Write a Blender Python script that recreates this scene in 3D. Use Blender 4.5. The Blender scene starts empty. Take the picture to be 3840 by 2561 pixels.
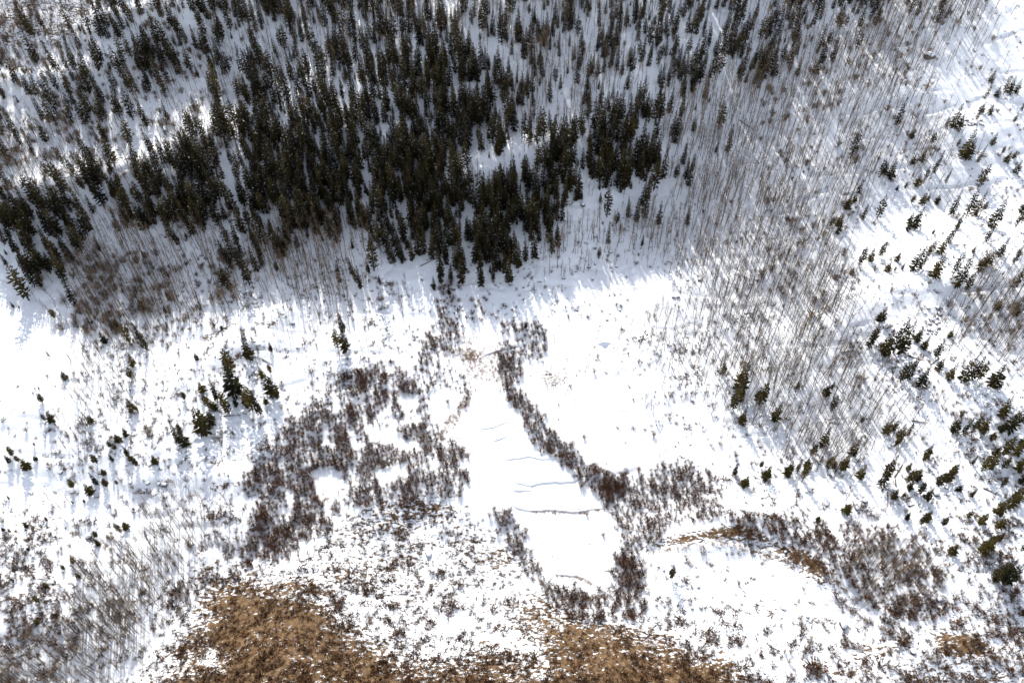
import bpy, math, random
import numpy as np
from mathutils import Vector

scene = bpy.context.scene
COL = scene.collection
R = math.radians
rng = np.random.default_rng(11)
random.seed(11)

# ------------------------------------------------------------------ camera
PITCH = 50.5                       # degrees below the horizon
F = 3300.0                         # focal length in pixels of a 3840 px wide frame
CAMZ = 230.0
cam_d = bpy.data.cameras.new('camera')
cam = bpy.data.objects.new('camera', cam_d)
COL.objects.link(cam)
cam.location = (0, 0, CAMZ)
cam.rotation_euler = (R(90 - PITCH), 0, 0)
cam_d.sensor_width = 36
cam_d.lens = 36 * F / 3840
cam_d.clip_start = 1
cam_d.clip_end = 5000
scene.camera = cam

# ------------------------------------------------------------------ light
SUN_EL, SUN_AZ = 28.5, -14.0       # azimuth measured from +Y towards +X
world = bpy.data.worlds.new('World')
scene.world = world
world.use_nodes = True
wn = world.node_tree
bg = wn.nodes['Background']
sky = wn.nodes.new('ShaderNodeTexSky')
sky.sky_type = 'NISHITA'
sky.sun_disc = False
sky.sun_elevation = R(SUN_EL)
sky.sun_rotation = R(SUN_AZ)
sky.altitude = 2500
hs = wn.nodes.new('ShaderNodeHueSaturation')     # the photograph's white balance is nearly neutral in the shade
hs.inputs['Saturation'].default_value = 0.42
wn.links.new(sky.outputs[0], hs.inputs['Color'])
wn.links.new(hs.outputs[0], bg.inputs[0])
bg.inputs[1].default_value = 0.128
sun_d = bpy.data.lights.new('sun', 'SUN')
sun_d.energy = 2.6
sun_d.angle = R(0.5)
sun_d.color = (1.0, 0.955, 0.88)
sun = bpy.data.objects.new('sun', sun_d)
COL.objects.link(sun)
sdir = Vector((math.sin(R(SUN_AZ)) * math.cos(R(SUN_EL)), math.cos(R(SUN_AZ)) * math.cos(R(SUN_EL)), math.sin(R(SUN_EL))))
sun.rotation_euler = sdir.to_track_quat('Z', 'Y').to_euler()
scene.view_settings.view_transform = 'Standard'
scene.view_settings.look = 'None'
scene.view_settings.exposure = 1.5
scene.view_settings.gamma = 1
scene.render.engine = 'CYCLES'
scene.cycles.max_bounces = 4
scene.cycles.diffuse_bounces = 3
scene.cycles.glossy_bounces = 1
scene.cycles.transmission_bounces = 2

# ------------------------------------------------------------------ projection helpers
cp, sp = math.cos(R(PITCH)), math.sin(R(PITCH))
def rays(px, py):
    """unit world directions through photo pixels"""
    px = np.asarray(px, float); py = np.asarray(py, float)
    u = (px - 1920) / F; v = (1280.5 - py) / F
    d = np.stack([u, cp + v * sp, -sp + v * cp], -1)
    return d / np.linalg.norm(d, axis=-1, keepdims=True)
def project(P):
    P = np.asarray(P, float)
    x = P[..., 0]; y = P[..., 1]; z = P[..., 2] - CAMZ
    dep = y * cp - z * sp
    up = y * sp + z * cp
    return 1920 + F * x / dep, 1280.5 - F * up / dep
def flat(px, py, z=0.0):
    d = rays(px, py)
    t = (z - CAMZ) / d[..., 2]
    return np.stack([d[..., 0] * t, d[..., 1] * t], -1)

# ------------------------------------------------------------------ terrain
LAT = np.random.default_rng(5).random((256, 256))
def vnoise(x, y):
    xi = np.floor(x).astype(int); yi = np.floor(y).astype(int)
    fx = x - xi; fy = y - yi
    fx = fx * fx * (3 - 2 * fx); fy = fy * fy * (3 - 2 * fy)
    a = LAT[xi & 255, yi & 255]; b = LAT[(xi + 1) & 255, yi & 255]
    c = LAT[xi & 255, (yi + 1) & 255]; d = LAT[(xi + 1) & 255, (yi + 1) & 255]
    return (a * (1 - fx) + b * fx) * (1 - fy) + (c * (1 - fx) + d * fx) * fy - 0.5
def seg_dist(x, y, pts):
    best = np.full(x.shape, 1e9)
    for (x0, y0), (x1, y1) in zip(pts[:-1], pts[1:]):
        dx, dy = x1 - x0, y1 - y0
        t = np.clip(((x - x0) * dx + (y - y0) * dy) / (dx * dx + dy * dy + 1e-9), 0, 1)
        best = np.minimum(best, np.hypot(x - x0 - t * dx, y - y0 - t * dy))
    return best
def softplus(v, k):
    return np.where(v / k > 30, v, k * np.log1p(np.exp(np.clip(v / k, -40, 30))))
def base_h(x, y):
    foot = 238 + 10 * np.sin(x * 0.02 + 0.5) + 0.10 * x - 27 * np.exp(-((x - 15) / 55) ** 2)
    z = 0.36 * softplus(y - foot, 7) * (1 - 0.42 / (1 + np.exp(-(x - 105) / 16)) - 0.40 / (1 + np.exp((x + 75) / 18 - (y - 285) / 14 * 0.6)) * (1 / (1 + np.exp(-(y - 262) / 10))))
    z = z + 0.10 * softplus(x - 70, 16) + 0.10 * softplus(-x - 95, 16)
    return z
def gp(px, py):                    # photo pixel -> rough ground point on the base terrain
    z = 0.0
    for _ in range(14):
        p = flat(px, py, z)
        z = 0.5 * z + 0.5 * float(base_h(np.array(p[0]), np.array(p[1])))
    return float(p[0]), float(p[1])
RIDGES = [   # (photo polyline, height, half width)
    ([(-300, 900), (0, 800), (250, 720), (540, 625), (800, 490)], 3.2, 7),
    ([(-300, 350), (0, 325), (250, 320), (420, 250)], 3.5, 8),
    ([(430, 110), (620, 60), (850, 10)], 5.0, 10),
    ([(1720, 690), (1900, 600), (2080, 560)], 4.0, 9),
    ([(860, 1270), (960, 1200), (1080, 1180)], 2.2, 6),
    ([(700, 1420), (850, 1330), (960, 1290)], 2.0, 6),
    ([(2500, 2035), (2720, 1990), (2900, 2030), (3090, 2140)], 4.0, 11),
    ([(3150, 1230), (3300, 1110), (3500, 1090)], 3.0, 8),
    ([(3350, 300), (3550, 340)], 1.2, 8),
    ([(3600, 480), (3750, 460)], 3.0, 10),
    ([(1450, 1880), (1620, 1850), (1800, 1900)], 3.5, 12),
    ([(560, 1790), (700, 1770), (900, 1800)], 1.5, 6),
    ([(1960, 1200), (2200, 1150), (2500, 1130)], 1.5, 9),
]
DOMES = [    # (photo centre, height, radius m)
    ((930, 3050), 20, 42), ((1300, 2240), 4, 22), ((2050, 3050), 17, 42), ((2600, 2900), 10, 32),
    ((3500, 2450), 4, 18), ((2800, 2250), 3, 20), ((3700, 1000), 8, 26), ((3700, 1500), 6, 22), ((60, 1500), 5, 22),
    ((60, 2250), 5, 22), ((3000, 2600), 5, 20), ((350, 1700), 2, 16)]
_r = [([gp(*p) for p in pl], a, w) for pl, a, w in RIDGES]
_d = [(gp(*c), a, w) for c, a, w in DOMES]
# valley floor with the frozen ponds: keep it flat
POND = [(1790, 1400), (1900, 1380), (1960, 1560), (2100, 1700), (2260, 1850), (2330, 2060), (2290, 2240), (2050, 2200),
        (1960, 2000), (1820, 1880), (1740, 1760), (1730, 1620)]
_pc = [gp(1850, 1350), gp(1850, 1620), gp(1990, 1850), gp(2130, 2120)]
def height(x, y):
    z = base_h(x, y)
    for pts, a, w in _r:
        z = z + a * np.exp(-(seg_dist(x, y, pts) / w) ** 2)
    for (cx, cy), a, w in _d:
        z = z + a * np.exp(-(((x - cx) ** 2 + (y - cy) ** 2) / w ** 2))
    damp = 1 - np.exp(-(seg_dist(x, y, _pc) / 26) ** 4)
    n = 6.5 * vnoise(x / 60 + 3.1, y / 48 + 7.7) + 3.0 * vnoise(x / 24 + 11.3, y / 20 + 1.7) + 0.9 * vnoise(x / 9 + 5, y / 8 + 9)
    n = n + 0.46 * vnoise(x / 3.1, y / 2.7) + 0.13 * vnoise(x / 1.3 + 40, y / 1.3)
    drift = np.abs(vnoise(x / 17 + 60 + vnoise(x / 6, y / 6) * .9, y / 9 + 80))     # wind-cut drift lips
    n = n - 0.55 * np.exp(-(drift / 0.035) ** 2)
    far = np.clip((y - 420) / 300, 0, 1)
    z = z * (1 - far * 0.25)
    return z + n * (0.16 + 0.84 * damp)

def axis(lo, hi, lo_in, hi_in, fine):
    mid = np.arange(lo_in, hi_in + 1e-6, fine)
    a = lo_in - np.cumsum(np.geomspace(fine, 18, 60)); a = a[a > lo]
    b = hi_in + np.cumsum(np.geomspace(fine, 18, 60)); b = b[b < hi]
    return np.concatenate([a[::-1], mid, b])
GX = axis(-900, 900, -255, 255, 0.75)
GY = axis(-500, 1500, 55, 430, 0.75)
XX, YY = np.meshgrid(GX, GY, indexing='ij')
ZZ = height(XX, YY)
def hz(x, y):
    """bilinear sample of the built terrain"""
    i = np.clip(np.searchsorted(GX, x) - 1, 0, len(GX) - 2); j = np.clip(np.searchsorted(GY, y) - 1, 0, len(GY) - 2)
    fx = np.clip((x - GX[i]) / (GX[i + 1] - GX[i]), 0, 1); fy = np.clip((y - GY[j]) / (GY[j + 1] - GY[j]), 0, 1)
    return (ZZ[i, j] * (1 - fx) + ZZ[i + 1, j] * fx) * (1 - fy) + (ZZ[i, j + 1] * (1 - fx) + ZZ[i + 1, j + 1] * fx) * fy
def ground(px, py):
    """photo pixels -> points on the terrain (first hit of the sight line)"""
    d = rays(px, py); n = len(d)
    t = np.full(n, 150.0); hit = np.zeros(n, bool)
    for _ in range(420):
        P = d * t[:, None]
        below = (P[:, 2] + CAMZ) <= hz(P[:, 0], P[:, 1])
        hit |= below
        t = np.where(hit, t, t + 1.5)
        if hit.all(): break
    lo = t - 1.5; hi = t
    for _ in range(10):
        m = (lo + hi) / 2; P = d * m[:, None]
        b = (P[:, 2] + CAMZ) <= hz(P[:, 0], P[:, 1])
        hi = np.where(b, m, hi); lo = np.where(b, lo, m)
    P = d * hi[:, None]; P[:, 2] = hz(P[:, 0], P[:, 1])
    return P

def inpoly(px, py, poly):
    c = np.zeros(np.shape(px), bool); n = len(poly); j = n - 1
    for i in range(n):
        xi, yi = poly[i]; xj, yj = poly[j]
        if yi != yj:
            c ^= ((yi > py) != (yj > py)) & (px < (xj - xi) * (py - yi) / (yj - yi) + xi)
        j = i
    return c
FV = 3840 / 2351.0
def fv(*pts): return [(x * FV, y * FV) for x, y in pts]

# ------------------------------------------------------------------ materials
def mat(name, col, rough=0.9, translucent=0.0, vary=0.0, warm=None, noise=None, snow=0.0):
    m = bpy.data.materials.new(name); m.use_nodes = True
    nt = m.node_tree; N = nt.nodes; L = nt.links
    b = N['Principled BSDF']; out = N['Material Output']
    b.inputs['Roughness'].default_value = rough
    if 'Specular IOR Level' in b.inputs: b.inputs['Specular IOR Level'].default_value = 0.15
    c = N.new('ShaderNodeMix'); c.data_type = 'RGBA'
    c.inputs[6].default_value = (*col, 1); c.inputs[7].default_value = (*(warm or [k * 0.5 for k in col]), 1)
    at = N.new('ShaderNodeAttribute'); at.attribute_name = 'rnd'
    oi = N.new('ShaderNodeObjectInfo')
    ad = N.new('ShaderNodeMath'); ad.operation = 'ADD'
    L.new(at.outputs['Fac'], ad.inputs[0]); L.new(oi.outputs['Random'], ad.inputs[1])
    fr = N.new('ShaderNodeMath'); fr.operation = 'FRACT'; L.new(ad.outputs[0], fr.inputs[0])
    fac = fr.outputs[0]
    if noise:
        g = N.new('ShaderNodeNewGeometry')
        nz = N.new('ShaderNodeTexNoise'); nz.inputs['Scale'].default_value = noise; nz.inputs['Detail'].default_value = 3
        L.new(g.outputs['Position'], nz.inputs['Vector'])
        mx = N.new('ShaderNodeMath'); mx.operation = 'MULTIPLY_ADD'
        L.new(nz.outputs['Fac'], mx.inputs[0]); mx.inputs[1].default_value = 1.3; L.new(fac, mx.inputs[2])
        m2 = N.new('ShaderNodeMath'); m2.operation = 'MULTIPLY_ADD'; L.new(mx.outputs[0], m2.inputs[0])
        m2.inputs[1].default_value = 0.62; m2.inputs[2].default_value = -0.30; m2.use_clamp = True
        fac = m2.outputs[0]
    L.new(fac, c.inputs[0])
    colout = c.outputs[2]
    if snow:
        g2 = N.new('ShaderNodeNewGeometry')
        n2 = N.new('ShaderNodeTexNoise'); n2.inputs['Scale'].default_value = 1.7; n2.inputs['Detail'].default_value = 2
        L.new(g2.outputs['Position'], n2.inputs['Vector'])
        gt = N.new('ShaderNodeMath'); gt.operation = 'GREATER_THAN'; gt.inputs[1].default_value = snow
        L.new(n2.outputs['Fac'], gt.inputs[0])
        ms = N.new('ShaderNodeMix'); ms.data_type = 'RGBA'; L.new(gt.outputs[0], ms.inputs[0])
        L.new(colout, ms.inputs[6]); ms.inputs[7].default_value = (0.7, 0.72, 0.75, 1)
        colout = ms.outputs[2]
    L.new(colout, b.inputs['Base Color'])
    if translucent:
        tr = N.new('ShaderNodeBsdfTranslucent'); L.new(colout, tr.inputs['Color'])
        mx = N.new('ShaderNodeMixShader'); mx.inputs[0].default_value = translucent
        L.new(b.outputs[0], mx.inputs[1]); L.new(tr.outputs[0], mx.inputs[2]); L.new(mx.outputs[0], out.inputs['Surface'])
    return m
M = {
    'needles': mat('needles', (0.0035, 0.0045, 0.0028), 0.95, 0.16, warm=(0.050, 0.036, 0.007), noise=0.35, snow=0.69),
    'olive_needles': mat('olive_needles', (0.010, 0.011, 0.005), 0.95, 0.25, warm=(0.085, 0.062, 0.012), noise=0.5, snow=0.72),  # lighter, more olive needle tone for single trees of pine and bushy shape
    'bark': mat('bark', (0.03, 0.022, 0.018), warm=(0.05, 0.04, 0.03)),
    'aspen_bark': mat('aspen_bark', (0.09, 0.072, 0.055), warm=(0.03, 0.025, 0.020), noise=0.6),
    'aspen_twig': mat('aspen_twig', (0.25, 0.175, 0.11), warm=(0.085, 0.063, 0.046), noise=0.05),
    'willow': mat('willow', (0.150, 0.068, 0.033), warm=(0.036, 0.020, 0.012), noise=0.25),
    'sage': mat('sage', (0.11, 0.053, 0.023), warm=(0.038, 0.020, 0.012), noise=0.5),
    'straw': mat('straw', (0.36, 0.22, 0.09), warm=(0.20, 0.11, 0.045), noise=0.5),
    'rock': mat('rock', (0.16, 0.14, 0.12), warm=(0.07, 0.06, 0.055), noise=1.5),
    'snow_cap': mat('snow_cap', (0.86, 0.87, 0.88), warm=(0.80, 0.81, 0.83)),
    'dead_wood': mat('dead_wood', (0.13, 0.10, 0.08), warm=(0.07, 0.055, 0.045), noise=2.0),
}

def ground_material():
    m = bpy.data.materials.new('snowy_ground'); m.use_nodes = True
    nt = m.node_tree; N = nt.nodes; L = nt.links
    b = N['Principled BSDF']; b.inputs['Roughness'].default_value = 0.85
    b.inputs['Specular IOR Level'].default_value = 0.2
    g = N.new('ShaderNodeNewGeometry')
    at = N.new('ShaderNodeAttribute'); at.attribute_name = 'grass'
    def noise(scale, detail, stretch=(1, 1, 1), rough=0.6):
        mp = N.new('ShaderNodeMapping'); mp.inputs['Scale'].default_value = stretch
        L.new(g.outputs['Position'], mp.inputs['Vector'])
        n = N.new('ShaderNodeTexNoise'); n.inputs['Scale'].default_value = scale; n.inputs['Detail'].default_value = detail
        n.inputs['Roughness'].default_value = rough
        L.new(mp.outputs[0], n.inputs['Vector']); return n.outputs['Fac']
    def math_(op, a, b_, c_=None, clamp=False):
        k = N.new('ShaderNodeMath'); k.operation = op; k.use_clamp = clamp
        for i, v in enumerate((a, b_, c_)):
            if v is None: continue
            if isinstance(v, (int, float)): k.inputs[i].default_value = v
            else: L.new(v, k.inputs[i])
        return k.outputs[0]
    n1 = noise(1.05, 6, (0.7, 1.25, 1.0), 0.72)
    n2 = noise(0.09, 3, (0.6, 1.6, 1))
    s = math_('ADD', math_('MULTIPLY', n1, 0.75), math_('MULTIPLY', n2, 0.25))
    # remap noise (about .3 to .7) to 0..1 and compare to 1-mask
    s = math_('MULTIPLY_ADD', s, 4.4, -1.7)
    thr = math_('SUBTRACT', 1.0, at.outputs['Fac'])
    cov = math_('MULTIPLY_ADD', math_('SUBTRACT', s, thr), 9.0, 0.5, True)
    has = math_('GREATER_THAN', at.outputs['Fac'], 0.02)
    cov = math_('MULTIPLY', cov, has)
    gc = N.new('ShaderNodeValToRGB'); L.new(noise(1.1, 6, (1, 1, 1), 0.8), gc.inputs[0])
    e = gc.color_ramp.elements
    e[0].position = 0.34; e[0].color = (0.045, 0.023, 0.013, 1)
    e[1].position = 0.66; e[1].color = (0.22, 0.14, 0.066, 1)
    e2 = e.new(0.47); e2.color = (0.105, 0.060, 0.028, 1)
    sc_ = N.new('ShaderNodeValToRGB'); L.new(noise(0.25, 4), sc_.inputs[0])
    sc_.color_ramp.elements[0].color = (0.80, 0.81, 0.84, 1); sc_.color_ramp.elements[1].color = (0.88, 0.88, 0.88, 1)
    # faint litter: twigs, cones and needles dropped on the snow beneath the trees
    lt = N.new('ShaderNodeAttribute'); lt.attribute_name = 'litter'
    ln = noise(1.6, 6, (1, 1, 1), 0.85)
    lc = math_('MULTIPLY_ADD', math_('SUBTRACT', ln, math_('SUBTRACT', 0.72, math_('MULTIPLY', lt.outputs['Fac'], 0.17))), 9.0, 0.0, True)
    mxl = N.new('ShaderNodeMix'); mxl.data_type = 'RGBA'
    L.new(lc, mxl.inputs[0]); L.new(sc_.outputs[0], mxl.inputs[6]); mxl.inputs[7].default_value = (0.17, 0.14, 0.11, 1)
    mx = N.new('ShaderNodeMix'); mx.data_type = 'RGBA'
    L.new(cov, mx.inputs[0]); L.new(mxl.outputs[2], mx.inputs[6]); L.new(gc.outputs[0], mx.inputs[7])
    L.new(mx.outputs[2], b.inputs['Base Color'])
    bm = N.new('ShaderNodeBump'); bm.inputs['Strength'].default_value = 0.75; bm.inputs['Distance'].default_value = 0.8
    hgt = math_('ADD', math_('MULTIPLY', noise(0.5, 6, (1, 1, 1), 0.7), 0.5), math_('MULTIPLY', cov, 0.35))
    L.new(hgt, bm.inputs['Height']); L.new(bm.outputs[0], b.inputs['Normal'])
    return m

# ------------------------------------------------------------------ masks on the ground
#  brown dry grass: (polygon in photo pixels, strength, feather in px)
GRASS = [
    (fv((470, 1325), (560, 1322), (660, 1332), (740, 1362), (790, 1420), (850, 1470), (910, 1500), (960, 1640), (470, 1640), (480, 1500), (430, 1420)), 0.86, 90),
    (fv((360, 1560), (420, 1420), (470, 1400), (540, 1640), (300, 1640)), 0.60, 50),
    (fv((430, 1400), (480, 1330), (680, 1310), (760, 1345), (800, 1400), (640, 1400)), 0.55, 40),
    (fv((1230, 1360), (1330, 1415), (1440, 1440), (1560, 1475), (1660, 1520), (1790, 1580), (1800, 1640), (930, 1640), (920, 1530), (1060, 1500), (1250, 1500), (1180, 1430), (1120, 1370)), 0.66, 70),
    (fv((1280, 1400), (1440, 1445), (1560, 1475), (1660, 1512), (1790, 1580), (1820, 1660), (1200, 1660), (1250, 1480)), 0.84, 70),
    (fv((840, 1490), (1000, 1515), (1130, 1500), (1400, 1545), (1400, 1700), (300, 1700), (340, 1560), (420, 1520)), 0.82, 80),
    (fv((780, 1200), (860, 1150), (1000, 1145), (1080, 1160), (1180, 1260), (1230, 1340), (1130, 1400), (900, 1400), (760, 1350), (700, 1290)), 0.31, 60),
    (fv((860, 1155), (960, 1140), (1060, 1160), (1050, 1200), (880, 1200)), 0.52, 25),
    (fv((1470, 1262), (1560, 1228), (1700, 1200), (1760, 1225), (1880, 1285), (1940, 1340), (1870, 1320), (1740, 1250), (1600, 1240), (1500, 1262)), 0.74, 22),
    (fv((1740, 1230), (1900, 1320), (1930, 1360), (1800, 1310), (1700, 1260)), 0.44, 25),
    (fv((2120, 1450), (2200, 1440), (2270, 1470), (2250, 1510), (2160, 1500)), 0.75, 30),
    (fv((2050, 1400), (2360, 1380), (2400, 1640), (1900, 1640), (1750, 1560), (1900, 1500)), 0.27, 80),
    (fv((0, 1510), (60, 1480), (130, 1450), (150, 1480), (60, 1540), (-60, 1600)), 0.38, 40),
    (fv((460, 775), (510, 750), (545, 735), (550, 742), (510, 765), (465, 785)), 0.60, 8),
    (fv((500, 830), (560, 800), (590, 780), (580, 800), (540, 850)), 0.45, 10),
    (fv((610, 745), (650, 715), (655, 725), (620, 755)), 0.5, 8),
    (fv((480, 1120), (550, 1105), (548, 1112), (490, 1128)), 0.60, 6),
    (fv((1240, 855), (1265, 850), (1285, 885), (1265, 895)), 0.36, 10),
    (fv((0, 40), (150, 90), (190, 60), (60, 110), (0, 105)), 0.45, 30),
    (fv((0, 0), (440, 0), (330, 30), (220, 30), (130, 110), (0, 100)), 0.40, 40),
    (fv((-20, 490), (200, 400), (400, 350), (400, 340), (180, 370), (-20, 450)), 0.26, 20),
    (fv((0, 1180), (130, 1180), (110, 1480), (0, 1500)), 0.20, 50),
]
PX, PY = project(np.stack([XX, YY, ZZ], -1))
def polydist(px, py, poly):
    return seg_dist(px, py, poly + [poly[0]])
gmask = np.zeros(XX.shape)
front = (YY * cp - (ZZ - CAMZ) * sp) > 20
for poly, s, fe in GRASS:
    xs = [p[0] for p in poly]; ys = [p[1] for p in poly]
    box = front & (PX > min(xs) - fe) & (PX < max(xs) + fe) & (PY > min(ys) - fe) & (PY < max(ys) + fe)
    if not box.any(): continue
    a, b_ = PX[box], PY[box]
    d = polydist(a, b_, poly) * np.where(inpoly(a, b_, poly), 1, -1)
    v = s * np.clip(d / fe * 0.5 + 0.5, 0, 1)
    gmask[box] = np.maximum(gmask[box], v)

# ------------------------------------------------------------------ density maps (40 x 27 cells over the photo)
def grid(txt):
    g = np.zeros((27, 40))
    for j, line in enumerate(txt.strip().split('\n')):
        line = line.replace(' ', '')
        for i, ch in enumerate(line[:40]): g[j, i] = int(ch)
    return g
CON = grid("""
0011832465 6646452425 5453443544 3786012100
1635645664 5425564756 5555556666 2331000000
2323556454 2345666776 5454566675 3110000000
3445645264 3355665666 3313145532 0000000000
5434322225 7767776766 1212542010 0000000000
4112121358 7788887776 4357631010 0000000000
0020143679 9999999865 8788874000 0000000000
1334567889 8588998646 9778883000 0000000000
4566568965 6469898888 9821310000 0000000000
4663100002 9531266789 8300000000 0000000000
2520000005 1000031265 0000000000 0000000000
0000000000 0000000000 0000000000 0000000000
""")
ASP = grid("""
7866266334 3354565676 5555545344 5324987831
6343243344 4453445454 5443432333 8768986531
7674333454 6544333223 6554423224 8879964322
3233344644 5432223323 5434433477 9997643101
3444444785 1211112223 5665356889 9866543121
6776617762 1110011111 4321247999 7566544200
8888736321 0000000132 0001126998 7766653200
8654322110 1410000342 0000115998 8765322210
3212211112 2420100100 0012357887 9873001110
0013666551 3876412100 1356798899 9830000121
0039998754 7996310011 0441114788 9971100031
0168976655 4564321100 0200001578 8984310165
0028886433 2333210000 0000024688 7862112577
0005651000 3222300000 0101144578 7852112556
0036621111 1121400000 0130314578 7764100114
0036443111 1121000000 0010021457 5776430000
0034432111 1132000000 0000011334 4776551000
0043333111 0121000000 0000011111 4576231000
0011111110 0000000000 0000000000 3553200000
0020001100 0000000000 0000000000 0101300000
0010014311 0000000000 0000000000 0000100000
0003346421 0000000000 0000000000 0023221100
0006667310 0000000000 0000000000 0014553100
0004785200 0000010000 0000010000 0002332100
0017842000 0000120000 0000000000 0000000000
1437730000 0000000000 0000000001 0000000000
6655310000 0000000000 0000000001 0000000000
""")
# small leafless brush and sagebrush
SAG = grid("""
2200000000 0000000000 0000000000 0000000011
2100000000 0000000000 0000000000 0000001122
1100000000 0000000000 0000000000 0000011222
1100000000 0000000000 0011000000 0000111112
1111111111 0000000000 0111000000 0001111111
1111111110 0000000000 1100000000 1111111122
1111110000 0000000000 0000000000 1111222122
1100000000 0000000011 0000000001 1111111112
0000001100 0111000000 0011111111 1111111222
0000011222 1111111110 1222222222 2100111122
0000111122 2222221123 2332211111 1111111211
0012222222 2343322112 2221112111 1111111111
0011222233 3333342112 2121212222 1122222111
0001222234 3322222100 1212232222 1123343211
0011222333 3233321110 0121223322 1112344322
1023333333 2222332211 0100012332 1111122333
1133333443 3222332110 0000012332 1111111333
1134433333 3322222110 0001122222 1112112333
2123332233 3320000100 0000001222 2222222233
2202222222 2200000000 0000000112 2222222333
3311112233 3300122100 0000001112 2333222333
6421112333 3234454332 0000000122 3333333343
8842223222 4555555332 0000011121 1122222344
9943334223 4566666632 0100022331 2113322444
9953213455 5556666542 1000234443 3223332455
8532222445 5556556655 2222333345 4444444555
5222234445 4555566666 5555555545 5555566666
""")
SOFT = 0.42
def dens_at(g, px, py):
    """blurred lookup of a density map"""
    x = np.asarray(px) / 96.0 - 0.5 + rng.normal(0, SOFT * 0.6, np.shape(px)); y = np.asarray(py) / 94.85 - 0.5 + rng.normal(0, SOFT * 0.6, np.shape(px))
    i = np.clip(np.floor(x).astype(int), -1, 40); j = np.clip(np.floor(y).astype(int), -1, 27)
    fx = x - i; fy = y - j
    G = np.pad(g, 2, mode='edge')
    i = i + 2; j = j + 2
    return (G[j, i] * (1 - fx) + G[j, i + 1] * fx) * (1 - fy) + (G[j + 1, i] * (1 - fx) + G[j + 1, i + 1] * fx) * fy
def scatter(g, per_cell9, pad=180, mind=10, clump=0.0, power=1.0, top=None):
    top = pad if top is None else top
    n = int(per_cell9 * ((3840 + 2 * pad) / 96) * ((2561 + pad + top) / 94.85))
    px = rng.uniform(-pad, 3840 + pad, n); py = rng.uniform(-top, 2561 + pad, n)
    d = (dens_at(g, px, py) / 9.0)
    if clump:
        d = d * (1 + clump * 2 * vnoise(px / 60 + 9, py / 60 + 3) + clump * 2 * vnoise(px / 23 + 1, py / 23))
    keep = rng.random(n) < np.clip(d, 0, 1) ** power
    px, py = px[keep], py[keep]
    if mind:
        cell = {}; ok = []
        for k in range(len(px)):
            c = (int(px[k] // mind), int(py[k] // mind)); good = True
            for a in (-1, 0, 1):
                for b in (-1, 0, 1):
                    for q in cell.get((c[0] + a, c[1] + b), ()):
                        if (px[q] - px[k]) ** 2 + (py[q] - py[k]) ** 2 < mind * mind: good = False; break
                    if not good: break
                if not good: break
            if good: cell.setdefault(c, []).append(k); ok.append(k)
        px, py = px[ok], py[ok]
    return px, py

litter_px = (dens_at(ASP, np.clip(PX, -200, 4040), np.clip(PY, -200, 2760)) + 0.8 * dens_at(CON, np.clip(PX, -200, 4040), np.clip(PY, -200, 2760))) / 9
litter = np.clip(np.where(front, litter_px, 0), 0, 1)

# ------------------------------------------------------------------ the ground mesh
def mesh_from(name, V, T, mats, mi=None, attrs=None, smooth=False, quads=False):
    k = 4 if quads else 3
    me = bpy.data.meshes.new(name)
    V = np.ascontiguousarray(V, np.float32); T = np.ascontiguousarray(T, np.int32)
    me.vertices.add(len(V)); me.vertices.foreach_set('co', V.ravel())
    me.loops.add(T.size); me.loops.foreach_set('vertex_index', T.ravel())
    me.polygons.add(len(T)); me.polygons.foreach_set('loop_start', np.arange(0, T.size, k, dtype=np.int32))
    for m in mats: me.materials.append(m)
    if mi is not None: me.polygons.foreach_set('material_index', np.ascontiguousarray(mi, np.int32))
    if smooth: me.polygons.foreach_set('use_smooth', np.ones(len(T), bool))
    me.update(calc_edges=True)
    for an, av in (attrs or {}).items():
        a = me.attributes.new(an, 'FLOAT', 'POINT'); a.data.foreach_set('value', np.ascontiguousarray(av, np.float32).ravel())
    return me
nx, ny = XX.shape
idx = np.arange(nx * ny).reshape(nx, ny)
Q = np.stack([idx[:-1, :-1], idx[1:, :-1], idx[1:, 1:], idx[:-1, 1:]], -1).reshape(-1, 4)
gme = mesh_from('snowy_ground', np.stack([XX, YY, ZZ], -1).reshape(-1, 3), Q, [ground_material()],
                attrs={'grass': gmask, 'litter': litter}, smooth=True, quads=True)
gob = bpy.data.objects.new('snowy_ground', gme); COL.objects.link(gob); gob['kind'] = 'structure'

# ------------------------------------------------------------------ prototypes (all triangles: V, T, material index)
class Geo:
    def __init__(s): s.V = []; s.T = []; s.m = []
    def tri(s, a, b, c, m=0):
        n = len(s.V); s.V += [a, b, c]; s.T.append((n, n + 1, n + 2)); s.m.append(m)
    def tube(s, pts, rad, m=0, k=5):
        rings = []
        for i, p in enumerate(pts):
            q0 = Vector(pts[max(i - 1, 0)]); q1 = Vector(pts[min(i + 1, len(pts) - 1)])
            ax = (q1 - q0).normalized(); u = ax.orthogonal().normalized(); w = ax.cross(u)
            r = []
            for j in range(k):
                a = 2 * math.pi * j / k
                s.V.append(tuple(Vector(p) + (u * math.cos(a) + w * math.sin(a)) * rad[i])); r.append(len(s.V) - 1)
            rings.append(r)
        for a, b in zip(rings[:-1], rings[1:]):
            for j in range(k):
                j2 = (j + 1) % k
                s.T += [(a[j], a[j2], b[j2]), (a[j], b[j2], b[j])]; s.m += [m, m]
    def blade(s, p, q, w, m=0):
        p = Vector(p); q = Vector(q); d = (q - p)
        side = d.cross(Vector((random.uniform(-1, 1), random.uniform(-1, 1), random.uniform(-1, 1))))
        if side.length < 1e-6: side = Vector((1, 0, 0))
        side = side.normalized() * w * 0.5
        s.tri(tuple(p - side), tuple(p + side), tuple(q), m)
    def arr(s): return np.array(s.V, float), np.array(s.T, int), np.array(s.m, int)

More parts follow.
